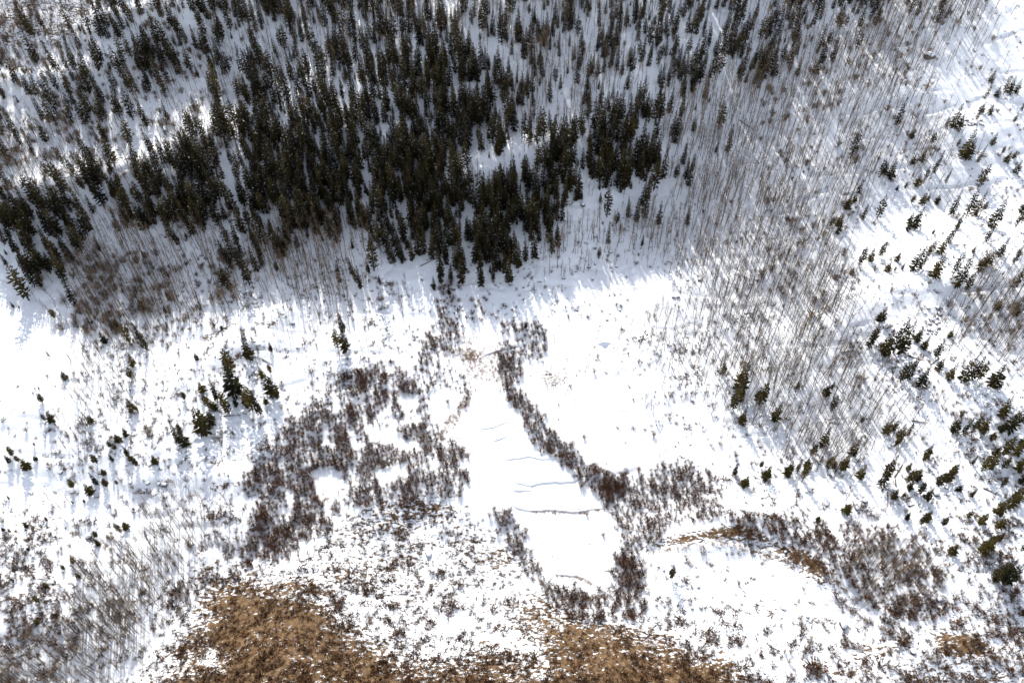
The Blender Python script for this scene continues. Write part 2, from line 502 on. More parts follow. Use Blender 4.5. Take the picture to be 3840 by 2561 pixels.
def conifer_proto(seed, shape):
    """10 m tall. returns trunk arrays, crown arrays. shape: 'spire', 'pine', 'bushy'"""
    random.seed(seed)
    H = 10.0
    t = Geo()
    bend = random.uniform(-.15, .15)
    t.tube([(0, 0, -0.6), (bend * .4, 0, H * .4), (bend, 0.05, H * .78), (bend, 0.05, H * .985)], [.17, .12, .06, .015])
    g = Geo()
    Rm = {'spire': 1.25, 'pine': 1.7, 'bushy': 2.25}[shape]
    z0 = {'spire': .07, 'pine': .12, 'bushy': .04}[shape]
    lv = {'spire': 19, 'pine': 17, 'bushy': 16}[shape]
    for i in range(lv):
        u = i / (lv - 1)
        z = z0 + (0.985 - z0) * u ** 0.92
        if shape == 'spire': r = Rm * (1 - u) ** 0.72 * (0.75 + 0.25 * min(1, u * 5)) + 0.10
        elif shape == 'pine': r = Rm * (math.sin(math.pi * (0.16 + 0.80 * u)) ** 0.8) * (1 - 0.35 * u) + 0.08
        else: r = Rm * (1 - u ** 1.08) ** 0.85 * (0.8 + 0.2 * min(1, u * 6)) + 0.10
        k = max(5, int(10 * (1 - u * .55)))
        if shape == 'pine' and random.random() < 0.12: continue
        off = random.uniform(0, 6.28)
        cx = bend * z
        for j in range(k):
            if random.random() < 0.10: continue
            a = off + 6.283 * j / k + random.uniform(-.28, .28)
            rr = r * random.choice((random.uniform(.55, .9), random.uniform(.8, 1.12), random.uniform(.9, 1.25)))
            zz = z * H + random.uniform(-.22, .22)
            droop = random.uniform(-.10, .34) * rr if shape != 'pine' else random.uniform(-.45, .15) * rr
            dw = random.uniform(.20, .34)
            ca, sa = math.cos(a), math.sin(a)
            A = (cx, 0, zz + .10)
            Lp = (cx + .62 * rr * math.cos(a - dw), .62 * rr * math.sin(a - dw), zz - droop * .55 + random.uniform(-.12, .12))
            Rp = (cx + .62 * rr * math.cos(a + dw), .62 * rr * math.sin(a + dw), zz - droop * .55 + random.uniform(-.12, .12))
            Mp = (cx + .52 * rr * ca, .52 * rr * sa, zz - droop * .35 + .10)
            T = (cx + rr * ca, rr * sa, zz - droop + random.uniform(-.05, .1))
            g.tri(A, Lp, Mp); g.tri(A, Mp, Rp); g.tri(Lp, T, Mp); g.tri(Mp, T, Rp)
            # hanging twigs give the bough a thickness
            hz_ = random.uniform(.18, .45)
            D = (cx + .7 * rr * ca + random.uniform(-.1, .1), .7 * rr * sa + random.uniform(-.1, .1), zz - droop * .7 - hz_)
            g.tri(Mp, D, T)
    for j in range(5):
        a = random.uniform(0, 6.28); g.tri((bend, 0, H * .90), (bend + .13 * math.cos(a), .13 * math.sin(a), H * .93), (bend, 0, H * 1.01))
    return t.arr(), g.arr()

def aspen_proto(seed, kind):
    """12 m tall bare aspen"""
    random.seed(seed)
    H = 12.0
    t = Geo(); g = Geo()
    bx, by = random.uniform(-.35, .35), random.uniform(-.3, .3)
    def c(u): return Vector((bx * u * u * 1.4, by * u * u * 1.4, H * u))
    t.tube([(0, 0, -0.5)] + [tuple(c(u)) for u in (.35, .7, 1.0)], [.105, .085, .055, .014], k=4)
    z0 = .42 if kind == 'tall' else .15
    for i in range(30 if kind == 'tall' else 30):
        u = z0 + (1 - z0) * random.random() ** .8 * .97
        a = random.uniform(0, 6.28)
        ln = (1 - u) * 3.2 * random.uniform(.5, 1.0) + .55 if kind == 'tall' else (1 - u) * 3.6 * random.uniform(.5, 1) + .7
        p = c(u); d = Vector((math.cos(a) * .62, math.sin(a) * .62, random.uniform(.5, 1.0))).normalized()
        q = p + d * ln
        g.blade(p, q, .085)
        for k in range(4):
            v = random.uniform(.3, .9); s = p + (q - p) * v
            a2 = a + random.uniform(-1.3, 1.3)
            e = s + Vector((math.cos(a2) * .6, math.sin(a2) * .6, random.uniform(.2, 1))).normalized() * ln * random.uniform(.25, .5)
            g.blade(s, e, .060)
    return t.arr(), g.arr()

def willow_proto(seed):
    """2.2 m tall multi-stemmed bush"""
    random.seed(seed); g = Geo()
    for i in range(48):
        a = random.uniform(0, 6.28); sp_ = random.random() ** .6
        b = Vector((math.cos(a) * .18 * sp_, math.sin(a) * .18 * sp_, -.1))
        h = random.uniform(1.3, 2.3) * (1 - .25 * sp_)
        m = b + Vector((math.cos(a) * .5 * sp_, math.sin(a) * .5 * sp_, h * .55))
        t = m + Vector((math.cos(a) * .6 * sp_ + random.uniform(-.12, .12), math.sin(a) * .6 * sp_ + random.uniform(-.12, .12), h * .45))
        side = Vector((-math.sin(a), math.cos(a), 0)) * .034
        g.tri(tuple(b - side), tuple(b + side), tuple(m)); g.tri(tuple(m - side * 1.2), tuple(m + side * 1.2), tuple(t))
        for k in range(3):
            s = m + (t - m) * random.uniform(-.3, .8)
            e = s + Vector((random.uniform(-.35, .35), random.uniform(-.35, .35), random.uniform(.1, .5)))
            g.blade(s, e, .062)
    return g.arr()
def sage_proto(seed, n=22, h=.6, w=.09):
    random.seed(seed); g = Geo()
    for i in range(n):
        a = random.uniform(0, 6.28); sp_ = random.random() ** .5
        b = Vector((math.cos(a) * .12 * sp_, math.sin(a) * .12 * sp_, -.08))
        t = b + Vector((math.cos(a) * .5 * sp_, math.sin(a) * .5 * sp_, h * random.uniform(.5, 1.1)))
        g.blade(b, t, w); g.blade(t, t + Vector((random.uniform(-.22, .22), random.uniform(-.22, .22), random.uniform(-.1, .15))), w * 1.6)
    return g.arr()

SHAPES = ['spire', 'spire', 'spire', 'pine', 'bushy', 'spire', 'pine', 'bushy']
CONIF = [conifer_proto(100 + i, s) for i, s in enumerate(SHAPES)]
ASPEN = [aspen_proto(200 + i, 'tall' if i < 4 else 'low') for i in range(6)]
WILLOW = [willow_proto(300 + i) for i in range(5)]
SAGE = [sage_proto(400 + i) for i in range(4)]
STRAW = [sage_proto(500 + i, 14, .55, .06) for i in range(3)]

def merge(name, protos, which, P, rot, sxy, sz, mats, label=None, cat=None, tilt=0.0):
    """one mesh holding many copies (only for what is past counting)"""
    Vs, Ts, Ms, Rs = [], [], [], []; base = 0
    for w in range(len(protos)):
        sel = np.where(which == w)[0]
        if len(sel) == 0: continue
        V, T, m = protos[w]
        c, s = np.cos(rot[sel])[:, None], np.sin(rot[sel])[:, None]
        X = (V[:, 0] * c - V[:, 1] * s) * sxy[sel][:, None] + P[sel, 0][:, None]
        Y = (V[:, 0] * s + V[:, 1] * c) * sxy[sel][:, None] + P[sel, 1][:, None]
        Z = V[:, 2] * sz[sel][:, None] + P[sel, 2][:, None]
        n = len(sel); k = len(V)
        if tilt:
            zz = V[:, 2] * sz[sel][:, None]
            X = X + zz * rng.normal(0, tilt, (n, 1)); Y = Y + zz * rng.normal(0, tilt, (n, 1))
        Vs.append(np.stack([X, Y, Z], -1).reshape(-1, 3))
        Ts.append((T[None] + (np.arange(n) * k)[:, None, None] + base).reshape(-1, 3))
        Ms.append(np.tile(m, n)); Rs.append(np.repeat(rng.random(n), k)); base += n * k
    me = mesh_from(name, np.concatenate(Vs), np.concatenate(Ts), mats, np.concatenate(Ms), {'rnd': np.concatenate(Rs)})
    o = bpy.data.objects.new(name, me); COL.objects.link(o); o['kind'] = 'stuff'
    if label: o['label'] = label
    if cat: o['category'] = cat
    return o
def join2(a, b):
    return np.concatenate([a[0], b[0]]), np.concatenate([a[1], b[1] + len(a[0])]), np.concatenate([np.zeros(len(a[1]), int), np.ones(len(b[1]), int)])

def metres(P, hpx, lean=True):
    """tree height in metres whose picture is hpx photo pixels long"""
    P = np.asarray(P, float); x0, y0 = project(P); T = P.copy(); T[..., 2] += 5
    x1, y1 = project(T)
    return 5 * hpx / np.hypot(x1 - x0, y1 - y0)
def pxlen(P, h):
    x0, y0 = project(P); T = np.array(P, float); T[..., 2] += h
    x1, y1 = project(T); return np.hypot(x1 - x0, y1 - y0)

ORD = ['first', 'second', 'third', 'fourth', 'fifth', 'sixth', 'seventh', 'eighth', 'ninth', 'tenth', 'eleventh', 'twelfth',
       'thirteenth', 'fourteenth', 'fifteenth', 'sixteenth', 'seventeenth', 'eighteenth', 'nineteenth', 'twentieth']

# ------------------------------------------------------------------ explicit conifers: tile origin, (x, y of the foot, height) in tile pixels
K = 960 / 1763.0
TILES = {
 (2880, 0): "1025,110,110 1165,160,150 1220,130,110 150,450,180 200,520,90 370,440,150 885,860,160 565,1090,170 985,950,60 1125,990,70 1055,1110,80 1265,880,150 1310,890,110 1225,870,60 1490,685,90 1530,570,90 1620,650,110 1660,640,100 1570,670,70 1705,640,90 1745,760,90 1430,830,60 1525,785,60 1690,845,50 1465,770,60 1345,1090,170 1375,1085,120 1440,1120,120 1300,1010,50 1540,1000,80 1610,1060,50 1640,1115,70 1690,1090,50 1705,1190,80 1140,1190,140 1075,1250,90 840,1230,120 770,1220,110 800,1200,80 990,1130,60 1020,1280,80 1220,1260,90 1440,1300,160 885,1310,30 940,1300,40 620,1330,90 540,1440,90 590,1390,50 650,1510,90 750,1510,140 485,1560,90 985,1400,55 1060,1400,70 1100,1380,45 1160,1400,60 1260,1480,150 1360,1500,170 1420,1480,140 1480,1450,60 1540,1560,190 1000,1568,130 970,1540,70 1300,1568,100 1700,1568,140 1745,1460,90 430,1560,60",
 (2880, 854): "480,40,60 960,20,60 1135,40,30 1500,90,110 625,260,110 700,230,80 770,200,90 820,300,60 575,320,40 885,230,60 920,290,50 870,300,30 1000,290,150 1050,280,110 1120,160,80 1140,340,150 1180,180,120 1240,100,130 1270,330,150 1300,400,190 1360,440,120 1460,290,130 1500,260,100 1590,190,110 1690,240,130 1680,430,150 1410,170,45 1610,330,30 1570,560,80 1700,600,80 770,640,90 690,820,140 720,790,100 800,870,150 860,860,200 920,850,180 1020,780,80 1070,830,70 960,1040,160 910,1060,130 1040,1090,130 1150,900,100 1165,980,90 1240,1040,110 1340,1050,160 1400,1040,150 1440,1050,120 1540,1090,150 1590,1110,50 1250,750,50 205,1100,30 395,1150,60 435,1110,50 435,1260,95 45,1320,100 640,1345,40 805,1410,80 860,1390,60 905,1450,90 960,1430,80 880,1500,50 375,1500,110 300,1568,80 575,1560,100 1090,1568,80 1280,1400,100 1340,1420,120 1400,1410,120 1470,1400,100 1320,1310,50 1610,1290,130 1600,1400,80 1660,1390,150 1740,1340,150 1530,1470,60 1560,1568,80 1620,1568,130 1700,1560,120 1740,1500,80",
 (2880, 1708): "130,130,80 200,110,70 240,160,90 265,80,50 405,90,80 450,80,40 510,90,90 625,150,80 770,210,190 800,170,120 960,100,50 955,190,90 1015,160,70 970,230,60 860,290,60 925,285,40 1040,260,70 1090,300,80 1065,40,60 1180,190,80 1230,170,100 1270,120,70 1405,60,60 1470,100,110 1530,80,110 1610,90,80 1720,100,110 1745,190,90 1310,240,40 1400,280,60 1600,220,80 1580,400,110 1650,370,150 1700,310,120 535,390,60 340,450,30 950,440,50 1050,470,70 1090,440,60 1200,480,60 1380,420,45 1465,460,70 1590,490,70 1585,580,60 1440,670,90 1490,660,110 1520,620,80 1265,670,60 1570,850,140 1640,860,150 1610,830,130 1740,660,80 1760,1090,50",
 (1920, 854): "660,115,120 597,215,65 895,125,60 1450,1020,70 1570,1110,150 1520,1250,120 1575,1200,70 1580,1350,90 1700,1220,130 1690,1180,60 95,690,40",
 (1920, 1708): "1530,130,70 1600,210,60 1745,160,80 1710,80,40 1095,840,65",
 (0, 1708): "70,50,60 190,90,70 130,40,40 250,30,30 670,50,60 780,40,50 905,30,40 945,70,50 1070,50,50 505,220,60 670,200,80 630,260,70 740,210,50 720,130,40 810,200,30 65,300,30 185,490,35 325,450,25 25,515,25 75,530,30 505,330,20 583,320,20 835,530,70 872,500,45 665,560,40 685,620,50 505,730,35 445,785,30 545,840,35 105,805,30 95,870,35 325,905,35 270,1160,35 390,1110,35 270,1010,60 120,605,15 197,650,20 925,380,20",
 (0, 854): "95,550,40 135,555,25 200,500,220 240,400,190 450,380,180 425,300,160 520,530,160 380,620,60 1155,480,50 990,570,70 1145,590,50 780,700,80 820,690,50 725,790,70 890,790,120 880,720,50 970,780,110 1010,840,110 920,950,80 910,1040,70 450,1040,50 295,1200,60 270,1110,20 360,1330,60 315,1330,50 630,1340,50 345,890,20 230,1145,15 915,1260,80 950,1265,40 1360,910,50 1275,1180,50 1530,710,30 1720,900,140 1600,1020,160 1620,1140,170 1580,990,100 1500,1190,130 1400,1130,60 1440,1240,80 1480,1250,60 1580,1280,130 1630,1230,70 1700,1220,80 1740,1260,150 1410,1400,160 1470,1370,90 1230,1480,130 1280,1500,90 1250,1420,60 790,1520,40 760,1510,40 880,1568,60 870,1430,50 240,1500,20 820,1470,50 90,1568,60",
 (960, 854): "815,295,190 775,310,80 575,375,125 660,320,90 720,420,120 690,380,90 600,720,100 565,830,110 615,835,110 1330,460,55 105,850,60 45,1030,70 100,1000,50 115,1150,130 150,1180,60 30,1280,140 70,1210,40",
 (1920, 0): "910,1500,200 800,1500,120 1205,1550,100 1420,900,160 1165,800,140 1175,1130,120 1240,1180,100 125,890,100 940,850,130",
 (0, 0): "235,1070,100 440,1140,110 495,1180,110 395,870,90 900,1000,150 740,980,130 720,960,110 500,850,160 300,830,170 1510,700,220 1345,770,100 330,600,120 510,560,120",
}
E = []
for (ox, oy), s in TILES.items():
    for tok in s.split():
        x, y, h = map(float, tok.split(',')); E.append((ox + x * K, oy + y * K, h * K))
E = np.array(E)
EP = ground(E[:, 0], E[:, 1])
EH = np.clip(metres(EP, E[:, 2]) * 1.27, 1.5, 22)
# forest conifers from the density map
fx, fy = scatter(CON, 34.0, mind=12, clump=0.75, power=1.65, top=520)
far_e = np.array([np.min((E[:, 0] - a) ** 2 + (E[:, 1] - b) ** 2) > 20 ** 2 for a, b in zip(fx, fy)])
TRAIL = [(470, 470), (520, 450), (560, 545), (575, 620), (545, 620), (520, 540)]
CLEAR = [fv((1050, 420), (1130, 370), (1210, 345), (1270, 320), (1250, 370), (1190, 400), (1100, 430)), TRAIL]
ok = far_e & ~((fx < 900) & (fy < 620) & (rng.random(len(fx)) < 0.42))
for c in CLEAR: ok &= ~inpoly(fx, fy, c)
fx, fy = fx[ok], fy[ok]
FP = ground(fx, fy)
FH = rng.choice([1, 0], len(fx), p=[.68, .32])
FH = np.where(FH == 1, rng.uniform(9.5, 16, len(fx)), rng.uniform(3, 9.5, len(fx)))
topright = (fx > 1900) & (fy < 420)
FH = np.where(topright, FH * 0.80, FH) * 0.95
FH = np.where((fx < 900), FH * 0.95, FH)

# zones that name the explicit conifers (photo px boxes or polygons, first match wins)
ZONES = [
 ('beside the tall conifer below the forest edge', (1230, 900, 1480, 1120), ''),
 ('in the trio above the willow thicket', (1230, 1180, 1330, 1330), ''),
 ('in the row at the foot of the grey aspens', (360, 1190, 600, 1450), ''),
 ('on the shaded left edge of the grey aspen stand', (40, 960, 350, 1200), ''),
 ('inside the big grey aspen stand on the left', (350, 1080, 700, 1190), ''),
 ('in the dark clump on the left knoll', (700, 1290, 1100, 1600), ''),
 ('in the pair of bushy clumps below the left knoll', (600, 1560, 860, 1700), ''),
 ('on the open white slope at the left border', (0, 1100, 240, 1860), ''),
 ('among the thin brush on the left slope', (240, 1450, 700, 1840), ''),
 ('on the rocky bank above the lower left aspens', (240, 1840, 620, 2080), ''),
 ('on the dotted sagebrush slope at the lower left', (0, 1860, 330, 2400), ''),
 ('alone on white snow right of the frozen pond', (2450, 2100, 2600, 2220), ''),
 ('on the shaded snow below the main forest', (1920, 850, 2500, 1250), ''),
 ('at the lower left rim of the aspen belt', (2650, 1330, 2860, 1620), ''),
 ('on the snow between willows and aspen belt', (2700, 1700, 2930, 1860), ''),
 ('at the bottom tip of the aspen belt', (2880, 1480, 3090, 1830), ''),
 ('in the lower aspens near their right rim', (2880, 1400, 3170, 1800), ''),
 ('in the group right of the aspen belt tip', (3090, 1540, 3460, 1790), ''),
 ('beside the fallen logs on the lower right slope', (3170, 1750, 3480, 1900), ''),
 ('among long shadows above the lower right brush', (3050, 1880, 3640, 2120), ''),
 ('in the last clumps at the lower right border', (3600, 1960, 3840, 2330), ''),
 ('in the packed clumps at the right border', (3600, 1700, 3840, 1960), ''),
 ('in the broad clumps above the packed ones', (3460, 1480, 3840, 1720), ''),
 ('on the open snow right of the fallen logs', (3480, 1700, 3620, 1960), ''),
 ('in the dark clump on the rocky rib', (3180, 1140, 3480, 1470), ''),
 ('in the row right of the rock pile', (3440, 1200, 3800, 1480), ''),
 ('in the brown thicket near the right border', (3600, 1080, 3840, 1200), ''),
 ('in the row beside the aspen belt', (3150, 880, 3420, 1060), ''),
 ('in the thick dark clump near the right border', (3420, 880, 3640, 1110), ''),
 ('against the right border above the brown thicket', (3640, 880, 3840, 1110), ''),
 ('high on the right slope beside the upper aspens', (3100, 640, 3400, 880), ''),
 ('on the white slope left of the thick dark clump', (3360, 700, 3620, 880), ''),
 ('along the right border below the upper clump', (3620, 560, 3840, 880), ''),
 ('in the upper clump of the right slope', (3500, 250, 3840, 480), ''),
 ('on the snow rib below the upper right clump', (3500, 470, 3760, 700), ''),
 ('in the group at the middle of the right slope', (3260, 400, 3520, 720), ''),
 ('standing in the upper part of the aspen belt', (2880, 0, 3320, 620), ''),
 ('standing out of the aspens right of the main forest', (2500, 400, 2880, 860), ''),
 ('at the clearing within the upper forest', (1920, 380, 2500, 860), ''),
 ('in the grey brush between the upper left tree bands', (0, 250, 920, 720), ''),
]
def sub_labels(pts, what, ph):
    """pts: photo positions; a label for each that says which one it is: part of the area, then order from the left"""
    n = len(pts); out = [None] * n; pts = np.asarray(pts, float)
    a = 1 if n <= 14 else 3; b = 1 if n <= 14 else (2 if n <= 60 else 3)
    for qi, ci in enumerate(np.array_split(np.argsort(pts[:, 0]), a)):
        ci = ci[np.argsort(pts[ci, 1])]
        for qj, cj in enumerate(np.array_split(ci, b)):
            side = '' if a == 1 else (('upper ', 'lower ')[qj] if b == 2 else ('upper ', 'middle ', 'lower ')[qj]) + ('left', 'centre', 'right')[qi] + ' '
            cj = cj[np.argsort(pts[cj, 0])]
            for r_, i in enumerate(cj):
                if len(cj) == 1: o_ = 'only one'
                elif r_ == 0: o_ = 'leftmost'
                elif r_ == len(cj) - 1: o_ = 'rightmost'
                elif r_ < len(cj) / 2: o_ = ORD[r_] + ' from left'
                else: o_ = ORD[len(cj) - 1 - r_] + ' from right'
                out[i] = f'{what}, {o_} in {side}{"of " if side else ""}{ph}'
    return out
objs_c = []
def thing(name, P, rot, label, cat, group):
    o = bpy.data.objects.new(name, None); COL.objects.link(o)
    o.empty_display_size = 0.5
    o.location = P; o.rotation_euler = (0, 0, rot)
    o['label'] = label; o['category'] = cat
    if group: o['group'] = group
    return o
con_mesh = [(mesh_from('trunk', *CONIF[i][0][:2], [M['bark']]), mesh_from('crown', *CONIF[i][1][:2], [M['olive_needles' if i in (3, 4, 6, 7) else 'needles']])) for i in range(len(CONIF))]
asp_mesh = [(mesh_from('trunk', *ASPEN[i][0][:2], [M['aspen_bark']]), mesh_from('crown', *ASPEN[i][1][:2], [M['aspen_twig']])) for i in range(len(ASPEN))]
wil_mesh = [mesh_from('willow_shrub', *WILLOW[i][:2], [M['willow']]) for i in range(len(WILLOW))]
def put_tree(name, meshes, P, rot, sxy, sz, label, cat, group):
    r = thing(name, tuple(P), rot, label, cat, group)
    tl = .05 if name == 'aspen_tree' else .025
    r.rotation_euler = (random.gauss(0, tl), random.gauss(0, tl), rot)
    for nm, me in zip(('trunk', 'crown'), meshes):
        c = bpy.data.objects.new(nm, me); COL.objects.link(c); c.parent = r; c.scale = (sxy, sxy, sz)
    return r

# assign zones
zone_of = [-1] * len(E)
for i in range(len(E)):
    for z, (ph, (x0, y0, x1, y1), _) in enumerate(ZONES):
        if x0 <= E[i, 0] <= x1 + 6 and y0 <= E[i, 1] <= y1 + 6: zone_of[i] = z; break
SAPL = 3.0
is_sap = EH < SAPL
n_adult = int((~is_sap).sum())
inside_f = (fx > 0) & (fx < 3840) & (fy > 10) & (fy < 2561)
room = max(0, 300 - n_adult)
edge_score = pxlen(FP, FH) * inside_f
# the row at the lower forest edge stands free: no other forest tree stands just below it
for k in np.where(inside_f)[0]:
    nb = (np.abs(fx - fx[k]) < 22) & (fy > fy[k] + 4) & (fy < fy[k] + 80)
    if nb.sum() <= 0: edge_score[k] *= 1.6
pick_f = np.argsort(-edge_score)[:room]
def shape_for(px, py, h, k):
    if px > 2850 and py > 250: return [3, 4, 6, 7, 4, 7, 1][k % 7]
    if py > 1280: return [4, 3, 7, 6, 0][k % 5]
    if px < 900: return [0, 3, 5, 1, 6][k % 5]
    return [0, 1, 2, 5, 3][k % 5]
def slim(px, py, w):
    s = 1.0
    if px > 2850 and py > 250: s = 0.93
    elif py > 1280: s = 0.98
    return s
for z in list(range(len(ZONES))) + [-1]:
    mem = [i for i in range(len(E)) if zone_of[i] == z]
    for sap in (False, True):
        mm = sorted([i for i in mem if bool(is_sap[i]) == sap], key=lambda i: E[i, 0])
        for n, i in enumerate(mm):
            ph = ZONES[z][0] if z >= 0 else 'on the right-hand snow slope'
            h = EH[i]
            sz_ = 'tall' if h > 11 else ('short' if h < 5.5 else 'mid-sized')
            if sap: sz_ = 'tiny'
            kind = 'young conifer' if sap else 'conifer'
            if len(mm) == 1: lab = f'{sz_} olive-green {kind} {ph}'
            elif n == 0: lab = f'{sz_} {kind}, leftmost one {ph}'
            elif n == len(mm) - 1: lab = f'{sz_} {kind}, rightmost one {ph}'
            elif n < 20: lab = f'{sz_} {kind}, {ORD[n]} from left {ph}'
            else: lab = f'{sz_} {kind}, {ORD[len(mm)-1-n]} from right {ph}'
            w = shape_for(E[i, 0], E[i, 1], h, i)
            s = h / 10.0
            k = slim(E[i, 0], E[i, 1], w) * random.uniform(.85, 1.2)
            if h < 6: k *= 1.12
            k *= (10 / max(h, 4)) ** 0.25
            put_tree('conifer_sapling' if sap else 'conifer_tree', con_mesh[w], EP[i], random.uniform(0, 6.28), s * k, s,
                     lab, 'conifer', ('young conifers ' if sap else 'conifers ') + ph)
flab = {}
for k in pick_f:
    w = shape_for(fx[k], fy[k], FH[k], k); s = FH[k] / 10
    if fx[k] < 1000 and fy[k] > 560: where = 'the lower left forest side'
    elif fy[k] > 820: where = 'the lower forest edge'
    elif fx[k] > 2150 and fy[k] > 480: where = 'the dark grove nearest the aspen belt'
    elif fx[k] < 1000: where = 'the upper left tree bands'
    elif fx[k] < 1900: where = 'the dense middle forest'
    else: where = 'the open upper right forest'
    o = put_tree('conifer_tree', con_mesh[w], FP[k], random.uniform(0, 6.28), s * random.uniform(.95, 1.2), s,
                 'x', 'conifer', 'forest conifers in ' + where)
    flab.setdefault(where, []).append((o, fx[k], fy[k]))
for where, L in flab.items():
    for (o, _, _), t in zip(L, sub_labels([l[1:] for l in L], 'dark conifer', where)): o['label'] = t
rest = np.setdiff1d(np.arange(len(fx)), pick_f)
SP = [join2(CONIF[i][0], CONIF[i][1]) for i in range(len(CONIF))]
wh = np.array([shape_for(fx[k], fy[k], FH[k], k) for k in rest])
s = FH[rest] / 10
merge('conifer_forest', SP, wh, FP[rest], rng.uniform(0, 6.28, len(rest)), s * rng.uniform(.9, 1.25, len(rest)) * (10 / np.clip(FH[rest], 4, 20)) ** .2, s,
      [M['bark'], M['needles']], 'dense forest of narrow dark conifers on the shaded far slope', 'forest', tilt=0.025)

# ------------------------------------------------------------------ aspens
ax, ay = scatter(ASP, 36.0, mind=8, clump=0.30, power=1.15)
bad = np.zeros(len(ax), bool)
for c in CLEAR[1:]: bad |= inpoly(ax, ay, c)
ax, ay = ax[~bad], ay[~bad]
AP = ground(ax, ay)
AH = rng.uniform(6.5, 12.5, len(ax))
AH = np.where((ax < 1000) & (ay < 800), rng.uniform(4, 9, len(ax)), AH)
low = dens_at(ASP, ax, ay) < 3.2
AH = np.where(low, AH * rng.uniform(.3, .75, len(ax)), AH)
AH = np.where((ay > 1250) & (ax < 1500) & (ay < 1850), AH * 0.55, AH)
AH = np.where((ay > 1500) & (ax > 1900), AH * 0.8, AH)
AH = np.where((ay > 1950) & (ax < 1100), AH * 0.78, AH)
AREAS = [('the grey stand below the left forest', (250, 950, 900, 1300)),
         ('the pale stand below the mid forest', (900, 930, 1300, 1230)),
         ('the lower left grove', (280, 1900, 1000, 2561)),
         ('the middle stretch of the aspen belt', (2560, 560, 3150, 1200)),
         ('the top stretch of the aspen belt', (2700, 60, 3400, 560)),
         ('the bottom stretch of the aspen belt', (2560, 1200, 3350, 1750)),
         ('the thicket at the right border', (3500, 1050, 3840, 1400))]
asc = pxlen(AP, AH) * ((ax > 20) & (ax < 3820) & (ay > 60) & (ay < 2540))
inarea = np.full(len(ax), -1)
for q, (ph, (x0, y0, x1, y1)) in enumerate(AREAS):
    inarea[(inarea < 0) & (ax > x0) & (ax < x1) & (ay > y0) & (ay < y1)] = q
asc = asc * (inarea >= 0)
pick_a = np.argsort(-asc)[:300]
alab = {}
for k in pick_a:
    s = AH[k] / 12; ph = AREAS[inarea[k]][0]
    o = put_tree('aspen_tree', asp_mesh[k % 6 if low[k] else k % 4], AP[k], random.uniform(0, 6.28), s ** .5, s, 'x', 'aspen', 'aspens in ' + ph)
    alab.setdefault(ph, []).append((o, ax[k], ay[k]))
for ph, L in alab.items():
    for (o, _, _), t in zip(L, sub_labels([l[1:] for l in L], 'bare aspen', ph)): o['label'] = t
rest = np.setdiff1d(np.arange(len(ax)), pick_a)
s = AH[rest] / 12
SP = [join2(ASPEN[i][0], ASPEN[i][1]) for i in range(6)]
merge('aspen_grove', SP, np.where(low[rest], rest % 6, rest % 4), AP[rest], rng.uniform(0, 6.28, len(rest)), s ** .5, s,
      [M['aspen_bark'], M['aspen_twig']], 'countless thin bare aspens covering the snowy slopes', 'aspen grove', tilt=0.055)

